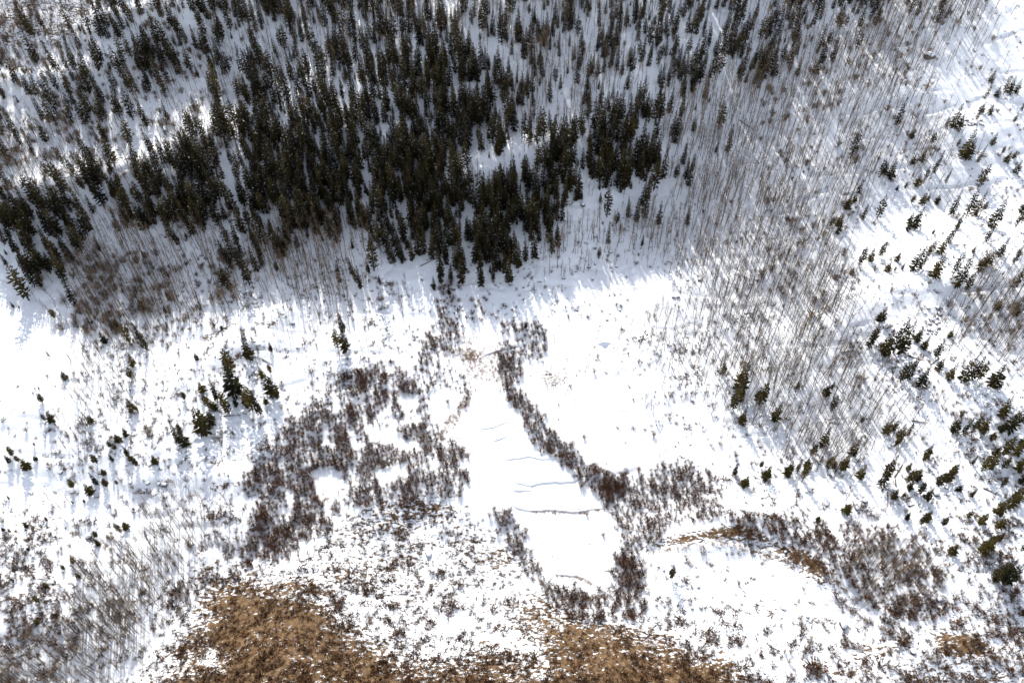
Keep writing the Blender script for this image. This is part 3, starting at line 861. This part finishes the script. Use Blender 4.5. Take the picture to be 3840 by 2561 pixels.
# ------------------------------------------------------------------ willows
HOLES = [fv((712, 1082), (745, 1072), (785, 1092), (803, 1128), (775, 1150), (745, 1160), (725, 1125)),
         fv((905, 905), (960, 905), (962, 940), (920, 945)), fv((832, 975), (905, 985), (900, 1025), (850, 1020)),
         fv((860, 1080), (940, 1060), (930, 1100), (870, 1120)), fv((985, 890), (1055, 900), (1050, 960), (985, 975))]
WIL = [  # (photo polygon, spacing px, height m, phrase)
 (fv((1140, 818), (1182, 812), (1192, 900), (1238, 965), (1290, 1015), (1340, 1058), (1400, 1088), (1440, 1112), (1400, 1150), (1350, 1112), (1290, 1062), (1232, 1022), (1203, 960), (1162, 910)), 15, 1.9, 'the willow strip right of the pond'),
 (fv((1400, 1100), (1480, 1092), (1530, 1062), (1600, 1080), (1640, 1120), (1662, 1190), (1560, 1195), (1500, 1225), (1440, 1285), (1420, 1200), (1390, 1150)), 17, 1.8, 'the dark patch right of the pond'),
 (fv((1418, 1280), (1450, 1262), (1480, 1380), (1480, 1420), (1390, 1422), (1300, 1410), (1252, 1375), (1262, 1345), (1330, 1362), (1402, 1372), (1418, 1340)), 17, 2.1, 'the willows rimming the lower pond end'),
 (fv((1182, 1190), (1202, 1250), (1240, 1315), (1262, 1365), (1222, 1335), (1172, 1245), (1118, 1168), (1180, 1182)), 17, 1.6, 'the thin strip left of the pond'),
 (fv((1015, 650), (1042, 652), (1065, 735), (1055, 790), (1010, 790), (960, 830), (975, 780), (1010, 740)), 17, 1.9, 'the upright patch at the shadow edge'),
 (fv((1060, 690), (1130, 700), (1190, 735), (1180, 750), (1080, 750)), 30, 1.6, 'the blue shade below the forest'),
 (fv((1150, 745), (1225, 740), (1255, 770), (1240, 800), (1190, 840), (1140, 820), (1190, 790)), 18, 2.0, 'the clump topping the willow strip'),
 (fv((960, 805), (1020, 830), (1078, 860), (1080, 905), (1060, 950), (1030, 960), (1000, 880), (960, 860)), 22, 1.5, 'the patch beside the straw-edged channel'),
 (fv((690, 960), (780, 892), (785, 845), (850, 850), (925, 848), (985, 868), (975, 945), (1005, 1010), (1060, 1030), (1075, 1090), (1060, 1130), (960, 1140), (865, 1140), (800, 1160), (755, 1180), (750, 1215), (700, 1250), (640, 1292), (525, 1300), (530, 1265), (590, 1185), (590, 1130), (555, 1110), (600, 1055), (640, 1005)), 17, 2.0, 'the big reddish thicket'),
 (fv((1660, 1180), (1740, 1180), (1830, 1210), (1840, 1240), (1760, 1222), (1680, 1208)), 18, 1.8, 'the chain along the white knoll top'),
 (fv((1835, 1210), (1940, 1198), (2040, 1222), (2120, 1262), (2165, 1330), (2170, 1400), (2100, 1425), (2000, 1382), (1935, 1322), (1850, 1275)), 20, 1.8, 'the lower right brown thicket'),
 (fv((2000, 1390), (2170, 1400), (2350, 1330), (2350, 1480), (2080, 1470)), 46, 1.4, 'the scatter below the brown thicket'),
 (fv((480, 1300), (620, 1290), (560, 1330), (470, 1330), (400, 1400), (380, 1380)), 24, 1.8, 'the row topping the brown hill'),
]
wx, wy, wh_, wz = [], [], [], []
for q, (poly, sp_, hh, ph) in enumerate(WIL):
    xs = [p[0] for p in poly]; ys = [p[1] for p in poly]
    sp_ = sp_ * .93
    n = int((max(xs) - min(xs)) * (max(ys) - min(ys)) / (sp_ * sp_) * 3.2)
    a = rng.uniform(min(xs), max(xs), n); b = rng.uniform(min(ys), max(ys), n)
    rag = 9 if q in (0, 3) else 17
    k = inpoly(a + rng.normal(0, rag, n), b + rng.normal(0, rag, n), poly)
    for h_ in HOLES: k &= ~inpoly(a, b, h_)
    if q not in (0, 2, 3, 9): k &= (vnoise(a / 34 + 2, b / 60 + 8) > -0.27)
    a, b = a[k], b[k]; keep = []
    for i in range(len(a)):
        if all((a[i] - a[j]) ** 2 + (b[i] - b[j]) ** 2 > (sp_ * .74) ** 2 for j in keep): keep.append(i)
    wx += list(a[keep]); wy += list(b[keep]); wz += [q] * len(keep); wh_ += list(rng.choice([.5, .75, 1.0, 1.3], len(keep), p=[.2, .3, .3, .2]) * rng.uniform(.85, 1.15, len(keep)) * hh)
SOLO = [  # single bushes (photo px, height m, words)
 (2045, 1560, 1.8, 'round reddish bush alone right of the willow strip'), (2345, 1780, 2.2, 'spiky reddish bush just above the dark willow patch'),
 (2262, 2008, 1.7, 'lone reddish bush standing on the frozen pond'), (2200, 1930, 1.6, 'small bush on the snow ledge across the pond'),
 (2770, 2190, 1.9, 'round grey-purple bush on the smooth white knoll'), (2095, 1520, .9, 'tiny bush on open snow above the round bush'),
 (2095, 1575, .8, 'tiny dark bush on open snow beside the round bush'), (1680, 1510, 1.8, 'isolated bush in the white gap of the thicket'),
 (1430, 1740, 2.4, 'tall reddish bush poking into the small white clearing'), (1410, 1935, 1.6, 'dark spreading bush on the snowy rise below the thicket'),
 (1770, 1130, 2.2, 'big dark bush in the shade at the forest foot'), (1815, 1120, 1.5, 'round dark bush in the shade right of the big one'),
 (2490, 1755, 2.0, 'bush at the upper tip of the dark willow patch'), (2620, 1780, 2.2, 'tall reddish bush at the right of the dark willow patch'),
 (630, 2430, 2.0, 'rust-brown bush casting a long shadow on snow'), (1530, 2260, 1.8, 'broad dark bush on the striped snow slope'),
]
for x, y, h, _ in SOLO:
    wx.append(x); wy.append(y); wh_.append(h); wz.append(-1)
wx, wy, wh_, wz = map(np.array, (wx, wy, wh_, wz))
WP = ground(wx, wy)
sc = pxlen(WP, wh_) * ((wx > 5) & (wx < 3835) & (wy < 2550)); sc[wz < 0] = 1e6
pick_w = np.argsort(-sc)[:300]; wlab = {}
for k in pick_w:
    w = int(k % 5)
    if wz[k] < 0:
        lab = SOLO[int(np.argmin([(wx[k] - s_[0]) ** 2 + (wy[k] - s_[1]) ** 2 for s_ in SOLO]))][3]; grp = 'single bushes on open snow'
    else:
        ph = WIL[wz[k]][3]; lab = ''; grp = 'willow shrubs in ' + ph
    o = bpy.data.objects.new('willow_shrub', wil_mesh[w]); COL.objects.link(o)
    o.location = tuple(WP[k]); s = wh_[k] / 2.1; o.scale = (s * 1.15, s * 1.15, s); o.rotation_euler = (0, 0, random.uniform(0, 6.28))
    o['label'] = lab; o['category'] = 'shrub'; o['group'] = grp
    if not lab: wlab.setdefault(ph, []).append((o, wx[k], wy[k]))
for ph, L in wlab.items():
    for (o, _, _), t in zip(L, sub_labels([l[1:] for l in L], 'willow shrub', ph)): o['label'] = t
rest = np.setdiff1d(np.arange(len(wx)), pick_w); s = wh_[rest] / 2.1
merge('willow_thicket', WILLOW, rest % 5, WP[rest], rng.uniform(0, 6.28, len(rest)), s * 1.15, s, [M['willow']],
      'reddish-brown leafless willow thicket filling the snowy valley floor', 'thicket')

# ------------------------------------------------------------------ sagebrush and low brush
bx_, by_ = scatter(SAG, 42.0, pad=60, mind=6, clump=1.0, power=1.3)
k = np.ones(len(bx_), bool)
for h_ in HOLES + [POND]: k &= ~inpoly(bx_, by_, h_)
bx_, by_ = bx_[k], by_[k]
BP = ground(bx_, by_); s = np.exp(rng.normal(-.12, .38, len(bx_))) * (0.85 + 0.3 * (by_ > 1800))
merge('sagebrush', SAGE, np.arange(len(bx_)) % 4, BP, rng.uniform(0, 6.28, len(bx_)), s * 1.3, s, [M['sage']],
      'low brown sagebrush dotting the snow', 'sagebrush')
# taller leafless brush mixed through the slopes
bx_, by_ = scatter(SAG, 11.0, pad=60, mind=14, clump=0.9, power=1.2)
k = ~inpoly(bx_, by_, POND) & ((by_ < 1900) | (bx_ > 2900) | (bx_ < 900))
for h_ in HOLES: k &= ~inpoly(bx_, by_, h_)
bx_, by_ = bx_[k], by_[k]
BP = ground(bx_, by_); s = rng.uniform(.35, .85, len(bx_))
merge('leafless_brush', WILLOW, np.arange(len(bx_)) % 5, BP, rng.uniform(0, 6.28, len(bx_)), s * 1.1, s, [M['aspen_twig']],
      'thin leafless brush scattered over the snow slopes', 'brush')
# pale brush mantling the upper left benches
bx_, by_ = scatter(ASP, 15.0, pad=150, mind=9, clump=0.4, power=1.3)
k = (bx_ < 1000) & (by_ < 860) & (rng.random(len(bx_)) < np.clip((1050 - bx_) / 300, 0, 1)) | ((bx_ < 950) & (by_ > 950) & (by_ < 1300)) | ((bx_ > 2850) & (by_ < 1250) & (rng.random(len(bx_)) < .3))
for c in CLEAR: k &= ~inpoly(bx_, by_, c)
bx_, by_ = bx_[k], by_[k]
BP = ground(bx_, by_); s = rng.uniform(.7, 1.7, len(bx_))
merge('pale_brush', WILLOW, np.arange(len(bx_)) % 5, BP, rng.uniform(0, 6.28, len(bx_)), s, s, [M['aspen_twig']],
      'pale tan leafless brush between the upper left tree bands', 'brush')
# dark tufts on the brown hills
n = 20000
tx = rng.uniform(500, 3840, n); ty = rng.uniform(1850, 2600, n)
ii = np.zeros(n)
for poly, s_, fe in GRASS[:8]:
    ii = np.maximum(ii, s_ * inpoly(tx, ty, poly))
k = rng.random(n) < ii * 0.8 * (0.6 + 1.6 * (vnoise(tx / 40, ty / 30) > 0))
tx, ty = tx[k], ty[k]
TP = ground(tx, ty); s = rng.uniform(.3, .95, len(tx))
merge('dry_grass_tufts', SAGE, np.arange(len(tx)) % 4, TP, rng.uniform(0, 6.28, len(tx)), s * 1.2, s * .8, [M['sage']],
      'brown tufts and low bushes on the bare grass hills', 'grass')
# straw-coloured rims of the pond channels
RIM = [([(1750, 1270), (1770, 1380), (1765, 1450), (1740, 1520), (1680, 1590), (1650, 1640)], 15, 300), ([(1640, 1310), (1720, 1330), (1800, 1330), (1900, 1300)], 16, 160),
       ([(1760, 1330), (1830, 1370), (1880, 1430)], 34, 260), ([(2290, 1905), (2180, 1922), (2090, 1922), (1990, 1920)], 3, 60),
       ([(2080, 2160), (2160, 2166), (2220, 2190)], 3, 30), ([(1640, 1650), (1720, 1640), (1740, 1700)], 20, 30),
       ([(1990, 2120), (2040, 2200), (2150, 2240), (2280, 2250)], 7, 60), ([(1350, 1790), (1220, 1880), (1200, 1820)], 6, 40),
       ([(2080, 1410), (2100, 1440)], 26, 70), ([(2200, 2060), (2000, 1700)], 60, 12), ([(2430, 2070), (2700, 2035), (2980, 2110), (3160, 2200)], 12, 160)]
sx_, sy_ = [], []
for pl, j, n in RIM:
    pl = np.array(pl, float); L_ = np.hypot(*np.diff(pl, axis=0).T); cum = np.concatenate([[0], np.cumsum(L_)])
    t = rng.uniform(0, cum[-1], n)
    sx_ += list(np.interp(t, cum, pl[:, 0]) + rng.normal(0, j, n)); sy_ += list(np.interp(t, cum, pl[:, 1]) + rng.normal(0, j * .7, n))
SXY = ground(np.array(sx_), np.array(sy_)); s = rng.uniform(.6, 1.25, len(sx_))
merge('straw_grass', STRAW, np.arange(len(sx_)) % 3, SXY, rng.uniform(0, 6.28, len(sx_)), s, s * .8, [M['straw']],
      'golden dry grass poking through snow along the channels', 'grass')

# ------------------------------------------------------------------ snow ledges (old dams) across the frozen pond
def T(o, *pts): return [(o[0] + x * K, o[1] + y * K) for x, y in pts]
LEDGES = [
 (T((1920, 1708), (0, 185), (60, 195), (130, 210), (200, 190), (280, 182), (370, 185), (430, 175), (485, 145)), .9, 'curved grey snow ledge crossing the pond below the willow strip'),
 (T((1920, 1708), (-60, 35), (0, 25), (70, 15), (130, 8), (200, 25), (290, 22)), .7, 'thin wavy snow ledge, uppermost of those crossing the pond'),
 (T((1920, 1708), (0, 345), (60, 370), (150, 382), (250, 372), (340, 380), (400, 388), (460, 388), (540, 370), (640, 362)), .85, 'longest grey snow ledge with a straw-coloured rim'),
 (T((1920, 1708), (420, 370), (470, 372), (515, 350)), .8, 'short snow ledge touching the longest ledge from above'),
 (T((1920, 1708), (295, 818), (370, 825), (440, 828), (500, 845), (550, 875), (600, 915), (650, 945), (700, 975)), 1.1, 'arched grey snow ledge at the lower end of the pond'),
 (T((1920, 1708), (295, 818), (260, 860), (225, 905)), .6, 'short snow ledge running down-left from the arched ledge'),
 (T((1920, 1708), (480, 595), (560, 615), (640, 645), (720, 670)), .35, 'faint straight snow ledge in the middle of the lower pond'),
 (T((1920, 1708), (615, 790), (680, 795), (740, 800)), .5, 'short flat snow ledge beside the right bank willows'),
 (T((1920, 1708), (0, 240), (60, 245), (130, 238), (128, 212)), .7, 'hooked snow ledge under the curved ledge'),
 (T((960, 854), (1560, 885), (1630, 860), (1700, 840), (1763, 828), (1820, 805)), .8, 'snow ledge along the channel above the straw grass'),
 (T((960, 854), (1540, 1385), (1620, 1380), (1700, 1350), (1763, 1330)), .5, 'upper of two wavy snow ledges on the upper pond'),
 (T((960, 854), (1620, 1475), (1700, 1450), (1763, 1420)), .5, 'lower of two wavy snow ledges on the upper pond'),
 (T((1920, 1708), (95, 570), (115, 555), (130, 535)), .5, 'tiny slanting snow ledge near the left bank'),
 (T((1920, 854), (590, 800), (630, 795), (680, 798)), 1.0, 'grey snow ledge on the white flat above the pond'),
]
for pl, hh, lab in LEDGES:
    hh *= .7
    pl = np.array(pl, float); L_ = np.hypot(*np.diff(pl, axis=0).T); cum = np.concatenate([[0], np.cumsum(L_)])
    t = np.arange(0, cum[-1], 7.0)
    P = ground(np.interp(t, cum, pl[:, 0]) + 3 * vnoise(t / 20, t * 0), np.interp(t, cum, pl[:, 1]) + 3 * vnoise(t / 14, t * 0 + 3))
    n = len(P); d = np.gradient(P[:, :2], axis=0); d /= np.linalg.norm(d, axis=1, keepdims=True) + 1e-9
    nr = np.stack([-d[:, 1], d[:, 0]], -1); nr *= np.sign(nr[:, 1:2] + 1e-6)
    tp = np.sin(np.linspace(0.12, math.pi - 0.12, n)) ** .5 * hh * (0.8 + 0.5 * vnoise(t / 25 + 7, t * 0 + 1))
    prof = [(-1.0, -.15), (-.55, .25), (-.15, .9), (.1, 1.0), (1.0, .62), (2.6, .2), (5.0, -.15)]   # steep near face, long gentle far side
    V = []; 
    for o_, z_ in prof:
        V.append(np.stack([P[:, 0] + nr[:, 0] * o_ * hh, P[:, 1] + nr[:, 1] * o_ * hh, P[:, 2] + z_ * tp], -1))
    V = np.concatenate(V); m = len(prof); ix = np.arange(n * m).reshape(m, n)
    Qd = np.stack([ix[:-1, :-1], ix[:-1, 1:], ix[1:, 1:], ix[1:, :-1]], -1).reshape(-1, 4)
    me = mesh_from('snow_ledge', V, Qd, [M['snow_cap']], smooth=True, quads=True)
    o = bpy.data.objects.new('snow_ledge', me); COL.objects.link(o)
    o['label'] = lab; o['category'] = 'snow ledge'; o['group'] = 'snow ledges crossing the frozen pond'

# ------------------------------------------------------------------ boulders with snow caps
def boulder_meshes(seed):
    r_ = random.Random(seed)
    import bmesh
    out = []
    lobes = [Vector((r_.uniform(-1, 1), r_.uniform(-1, 1), r_.uniform(-.6, .6))).normalized() for _ in range(7)]
    amp = [r_.uniform(-.28, .22) for _ in lobes]
    for cap in (False, True):
        bm = bmesh.new(); bmesh.ops.create_icosphere(bm, subdivisions=3, radius=1.0)
        for v in bm.verts:
            n = v.co.normalized(); k = 1.0
            for l, a in zip(lobes, amp): k += a * max(0, n.dot(l)) ** 3
            v.co = n * k; v.co.z *= .62
            if cap:
                v.co *= 1.02
                if n.z > 0: v.co.z += .16 * n.z
        if cap:
            bmesh.ops.delete(bm, geom=[f for f in bm.faces if f.normal.z < .58 + .25 * math.sin(f.calc_center_median().x * 5 + seed) * .5], context='FACES')
        me = bpy.data.meshes.new('snow_cap' if cap else 'rock'); bm.to_mesh(me); bm.free()
        for p in me.polygons: p.use_smooth = cap
        me.materials.append(M['snow_cap'] if cap else M['rock']); out.append(me)
    return out
BM = [boulder_meshes(i) for i in range(5)]
ROCKS = [  # tile, x, y, width px in tile pixels, words
 ((1920, 0), 490, 1410, 46, 'snow-hooded boulder at the forest foot near the dark grove'), ((1920, 0), 573, 705, 26, 'small snow-capped boulder in the clearing of the upper forest'),
 ((2880, 0), 1110, 395, 70, 'large domed boulder with a snow cap in the upper right aspens'), ((960, 854), 1295, 388, 36, 'round dark boulder above the upright willow patch'),
 ((960, 854), 1750, 345, 34, 'boulder on the shaded snow right of centre'), ((960, 854), 255, 660, 30, 'grey boulder in the brush of the left slope'),
 ((960, 854), 1085, 772, 22, 'lower of two dark rocks on open snow'), ((960, 854), 1112, 748, 20, 'upper of two dark rocks on open snow'),
 ((960, 854), 1120, 855, 24, 'dark rock casting a shadow beside the willows'), ((1920, 854), 675, 168, 36, 'bright-topped boulder beside the small shaded conifer'),
 ((1920, 854), 355, 348, 28, 'boulder among thin stems on the shaded snow'), ((1920, 854), 8, 335, 34, 'snow-capped boulder at the forest foot'),
 ((1920, 854), 1113, 482, 30, 'left of two red-brown rocks below the aspen belt'), ((1920, 854), 1142, 478, 30, 'right of two red-brown rocks below the aspen belt'),
 ((1920, 854), 1290, 360, 34, 'grey rock slab in the sunlit aspens'), ((1920, 854), 1210, 363, 24, 'small rock left of the grey slab'),
 ((1920, 854), 742, 570, 24, 'small rock alone on the bright snow field'), ((1920, 854), 652, 636, 26, 'low rock on the bright snow field'),
 ((1920, 854), 530, 272, 28, 'leftmost rock in the shaded scree'), ((1920, 854), 572, 250, 24, 'second rock in the shaded scree'),
 ((1920, 854), 682, 272, 26, 'third rock in the shaded scree'), ((1920, 854), 720, 268, 28, 'rightmost rock in the shaded scree'),
 ((1920, 854), 158, 425, 26, 'small boulder on shaded snow left of the stems'), ((1920, 854), 1240, 1190, 30, 'rock in the brush right of the white flat'),
 ((0, 1708), 420, 118, 32, 'dark overhanging rock on the left slope'), ((0, 1708), 612, 560, 52, 'large dark rock face above the lower left grove'),
 ((0, 1708), 897, 190, 26, 'slanted rock on the bank of the left slope'), ((0, 1708), 552, 442, 24, 'rock in rubble above the lower left grove'),
 ((0, 1708), 1130, 205, 42, 'largest rock of the ledge under the bushy clumps'), ((0, 1708), 1092, 200, 30, 'middle rock of the ledge under the bushy clumps'),
 ((0, 1708), 1020, 192, 26, 'left rock of the ledge under the bushy clumps'), ((0, 854), 1232, 1142, 26, 'pale rock alone on the left slope'),
 ((0, 854), 1565, 852, 30, 'rock beside the brown ridge streak'), ((0, 854), 1510, 430, 32, 'dark round boulder within the grey aspen stand'),
 ((0, 854), 1285, 238, 34, 'snow-hooded boulder at the top of the grey aspen stand'), ((0, 854), 845, 832, 22, 'small rock among conifers below the grey stand'),
 ((960, 1708), 1060, 410, 26, 'snowy rock on the grass-striped rise'), ((960, 1708), 1190, 685, 50, 'tall white-capped rock on the striped snow slope'),
 ((960, 1708), 1470, 1245, 34, 'rock at the edge of the brown grass band'), ((960, 1708), 1725, 1198, 32, 'rock hidden in brush at the brown grass band'),
 ((960, 1708), 1615, 1212, 32, 'white-capped rock between brush and brown grass'), ((960, 1708), 516, 888, 20, 'small rock at the rim of the brown hill'),
 ((1920, 1708), 1010, 762, 22, 'leftmost small stone on the smooth white knoll'), ((1920, 1708), 1045, 788, 22, 'stone just right of the leftmost one on the knoll'),
 ((1920, 1708), 1428, 632, 20, 'left stone of a pair under the grass arc'), ((1920, 1708), 1508, 625, 22, 'right stone of a pair under the grass arc'),
 ((1920, 1708), 1208, 913, 22, 'smaller stone below the lone conifer'), ((1920, 1708), 1286, 905, 28, 'larger stone below the lone conifer'),
 ((1920, 1708), 1242, 1050, 26, 'left of two brown-backed stones on the knoll'), ((1920, 1708), 1300, 1045, 26, 'right of two brown-backed stones on the knoll'),
 ((1920, 1708), 1197, 733, 16, 'pebble-like stone above the lone conifer'), ((1920, 1708), 1485, 760, 16, 'small stone mid-way up the smooth knoll'),
 ((1920, 1708), 1725, 1030, 20, 'stone near the thin shadow line on the knoll'), ((1920, 1708), 278, 690, 12, 'tiny stone on the lower frozen pond'),
 ((2880, 1708), 105, 1052, 42, 'boulder with a blue shadow on the right of the knoll'), ((2880, 1708), 50, 1050, 22, 'small stone left of the shadowed boulder'),
 ((2880, 1708), 515, 1168, 66, 'largest boulder, tilted, on the open lower right snow'), ((2880, 1708), 330, 1140, 28, 'stone halfway towards the largest boulder'),
 ((2880, 1708), 272, 1110, 22, 'small stone above the halfway stone'), ((2880, 1708), 612, 365, 32, 'white-topped boulder among the long shadows'),
 ((2880, 1708), 665, 316, 38, 'pale boulder uphill of the white-topped one'), ((2880, 1708), 1160, 266, 48, 'angular pale boulder right of the fallen logs'),
 ((2880, 1708), 455, 215, 22, 'small rock between two long tree shadows'), ((2880, 1708), 265, 252, 20, 'small rock under the conifers at the aspen tip'),
 ((2880, 1708), 1180, 992, 40, 'snowy rock inside the brown thicket'), ((2880, 1708), 1000, 1352, 40, 'dark rock with a round shadow below the thicket'),
 ((2880, 1708), 120, 662, 26, 'rock at the right end of the grass arc'), ((2880, 1708), 285, 1005, 22, 'rock at the grass fringe of the knoll'),
 ((2880, 854), 855, 388, 20, 'dark stone on snow below the conifer row'),
]
pile = []
for i in range(26):
    pile.append(((2880, 854), 1075 + 110 * rng.random(), 550 + 190 * rng.random(), 12 + 20 * rng.random(), None))
for i in range(16):
    pile.append(((2880, 0), 1320 + 170 * rng.random(), 880 - 60 * rng.random(), 12 + 14 * rng.random(), None))
plab = {}
for o_, x, y, w, lab in ROCKS + pile:
    p = ground(np.array([o_[0] + x * K]), np.array([o_[1] + y * K]))[0]
    D = math.sqrt(p[0] ** 2 + p[1] ** 2 + (p[2] - CAMZ) ** 2)
    r = max(.3, w * K * D / F / 2 * 0.95)
    if lab is None:
        up = y < 800 and o_[1] == 854
        ph = 'the rock pile on the right slope' if o_[1] == 854 else 'the outcrop at upper right'
        lab = ''; grp = 'stones in ' + ph
    else: grp = 'boulders on the snow'
    e = thing('boulder', (p[0], p[1], p[2] + r * .12), random.uniform(0, 6.28), lab, 'boulder', grp)
    if not lab: plab.setdefault(ph, []).append((e, o_[0] + x * K, o_[1] + y * K))
    a, b = BM[random.randrange(5)]
    for nm, me in (('rock', a), ('snow_cap', b)):
        c = bpy.data.objects.new(nm, me); COL.objects.link(c); c.parent = e; c.scale = (r, r * random.uniform(.8, 1), r * 1.1)
        c.scale = (r, r * .88, r * 1.1)

for ph, L in plab.items():
    for (o, _, _), t in zip(L, sub_labels([l[1:] for l in L], 'snow-dusted stone', ph)): o['label'] = t

# ------------------------------------------------------------------ fallen logs
LOGS = [
 ((0, 854), 1540, 1296, 1660, 1293, 'long pale log lying level below the knoll conifers'), ((0, 854), 1500, 1262, 1560, 1282, 'short log slanting just above the level log'),
 ((960, 854), 1130, 268, 1245, 212, 'snowy log slanting at the lower forest edge'), ((960, 854), 40, 905, 112, 945, 'log on the brushy slope right of the knoll'),
 ((1920, 0), 1565, 830, 1672, 902, 'dark log slanting among the aspens, upper one'), ((1920, 854), 645, 222, 680, 238, 'short log on shaded snow by the scree'),
 ((1920, 854), 1600, 594, 1662, 588, 'level log in the sunlit aspens'), ((2880, 1708), 820, 250, 822, 340, 'log pointing straight downhill in the log jam'),
 ((2880, 1708), 780, 245, 832, 188, 'log slanting up-right in the log jam'), ((2880, 1708), 790, 215, 850, 250, 'crossing log in the middle of the log jam'),
 ((2880, 1708), 870, 150, 925, 60, 'bare grey fallen snag above the log jam'), ((2880, 1708), 880, 210, 870, 130, 'broken log at the top of the log jam'),
 ((2880, 1708), 965, 352, 1012, 336, 'short log right of the log jam'), ((2880, 854), 960, 880, 1080, 920, 'dark log under the clump on the rocky rib'),
 ((2880, 854), 1180, 900, 1110, 950, 'log leaning at the right of the dark clump'), ((1920, 0), 1250, 590, 1330, 560, 'snowy log on the slope under the dark trees'),
 ((2880, 854), 990, 1330, 1100, 1345, 'log on the snow below the lower aspens'), ((2880, 1708), 1480, 225, 1590, 275, 'thin log among the right border clumps'),
 ((2880, 854), 500, 860, 600, 850, 'thin level log in the lower aspen belt'), ((960, 0), 1900 - 960, 1120, 1990 - 960, 1080, 'log on the lit snow within the forest'),
]
for o_, x0, y0, x1, y1, lab in LOGS:
    P = ground(np.array([o_[0] + x0 * K, o_[0] + x1 * K]), np.array([o_[1] + y0 * K, o_[1] + y1 * K]))
    a, b = Vector(P[0]) + Vector((0, 0, .2)), Vector(P[1]) + Vector((0, 0, .25))
    g = Geo(); n = 7; pts = []
    for i in range(n):
        q = a.lerp(b, i / (n - 1)); zz = float(hz(np.array([q.x]), np.array([q.y]))[0]) + .16
        pts.append((q.x + random.uniform(-.06, .06), q.y + random.uniform(-.06, .06), max(zz, q.z - .1)))
    L_ = (b - a).length
    g.tube(pts, [.20 - .14 * i / (n - 1) for i in range(n)], k=6)
    for i in range(9):
        q = Vector(pts[random.randrange(1, n)]); g.blade(q, q + Vector((random.uniform(-.9, .9), random.uniform(-.9, .9), random.uniform(.1, .7))), .07)
    V, T_, m_ = g.arr(); c0 = np.array(pts[0])
    me = mesh_from('fallen_log', V - c0, T_, [M['dead_wood']])
    o = bpy.data.objects.new('fallen_log', me); COL.objects.link(o); o.location = tuple(c0)
    o['label'] = lab; o['category'] = 'log'; o['group'] = 'fallen logs on the snow'
print('COUNTS con', len(E), n_adult, 'forest', len(fx), 'asp', len(ax), 'wil', len(wx))
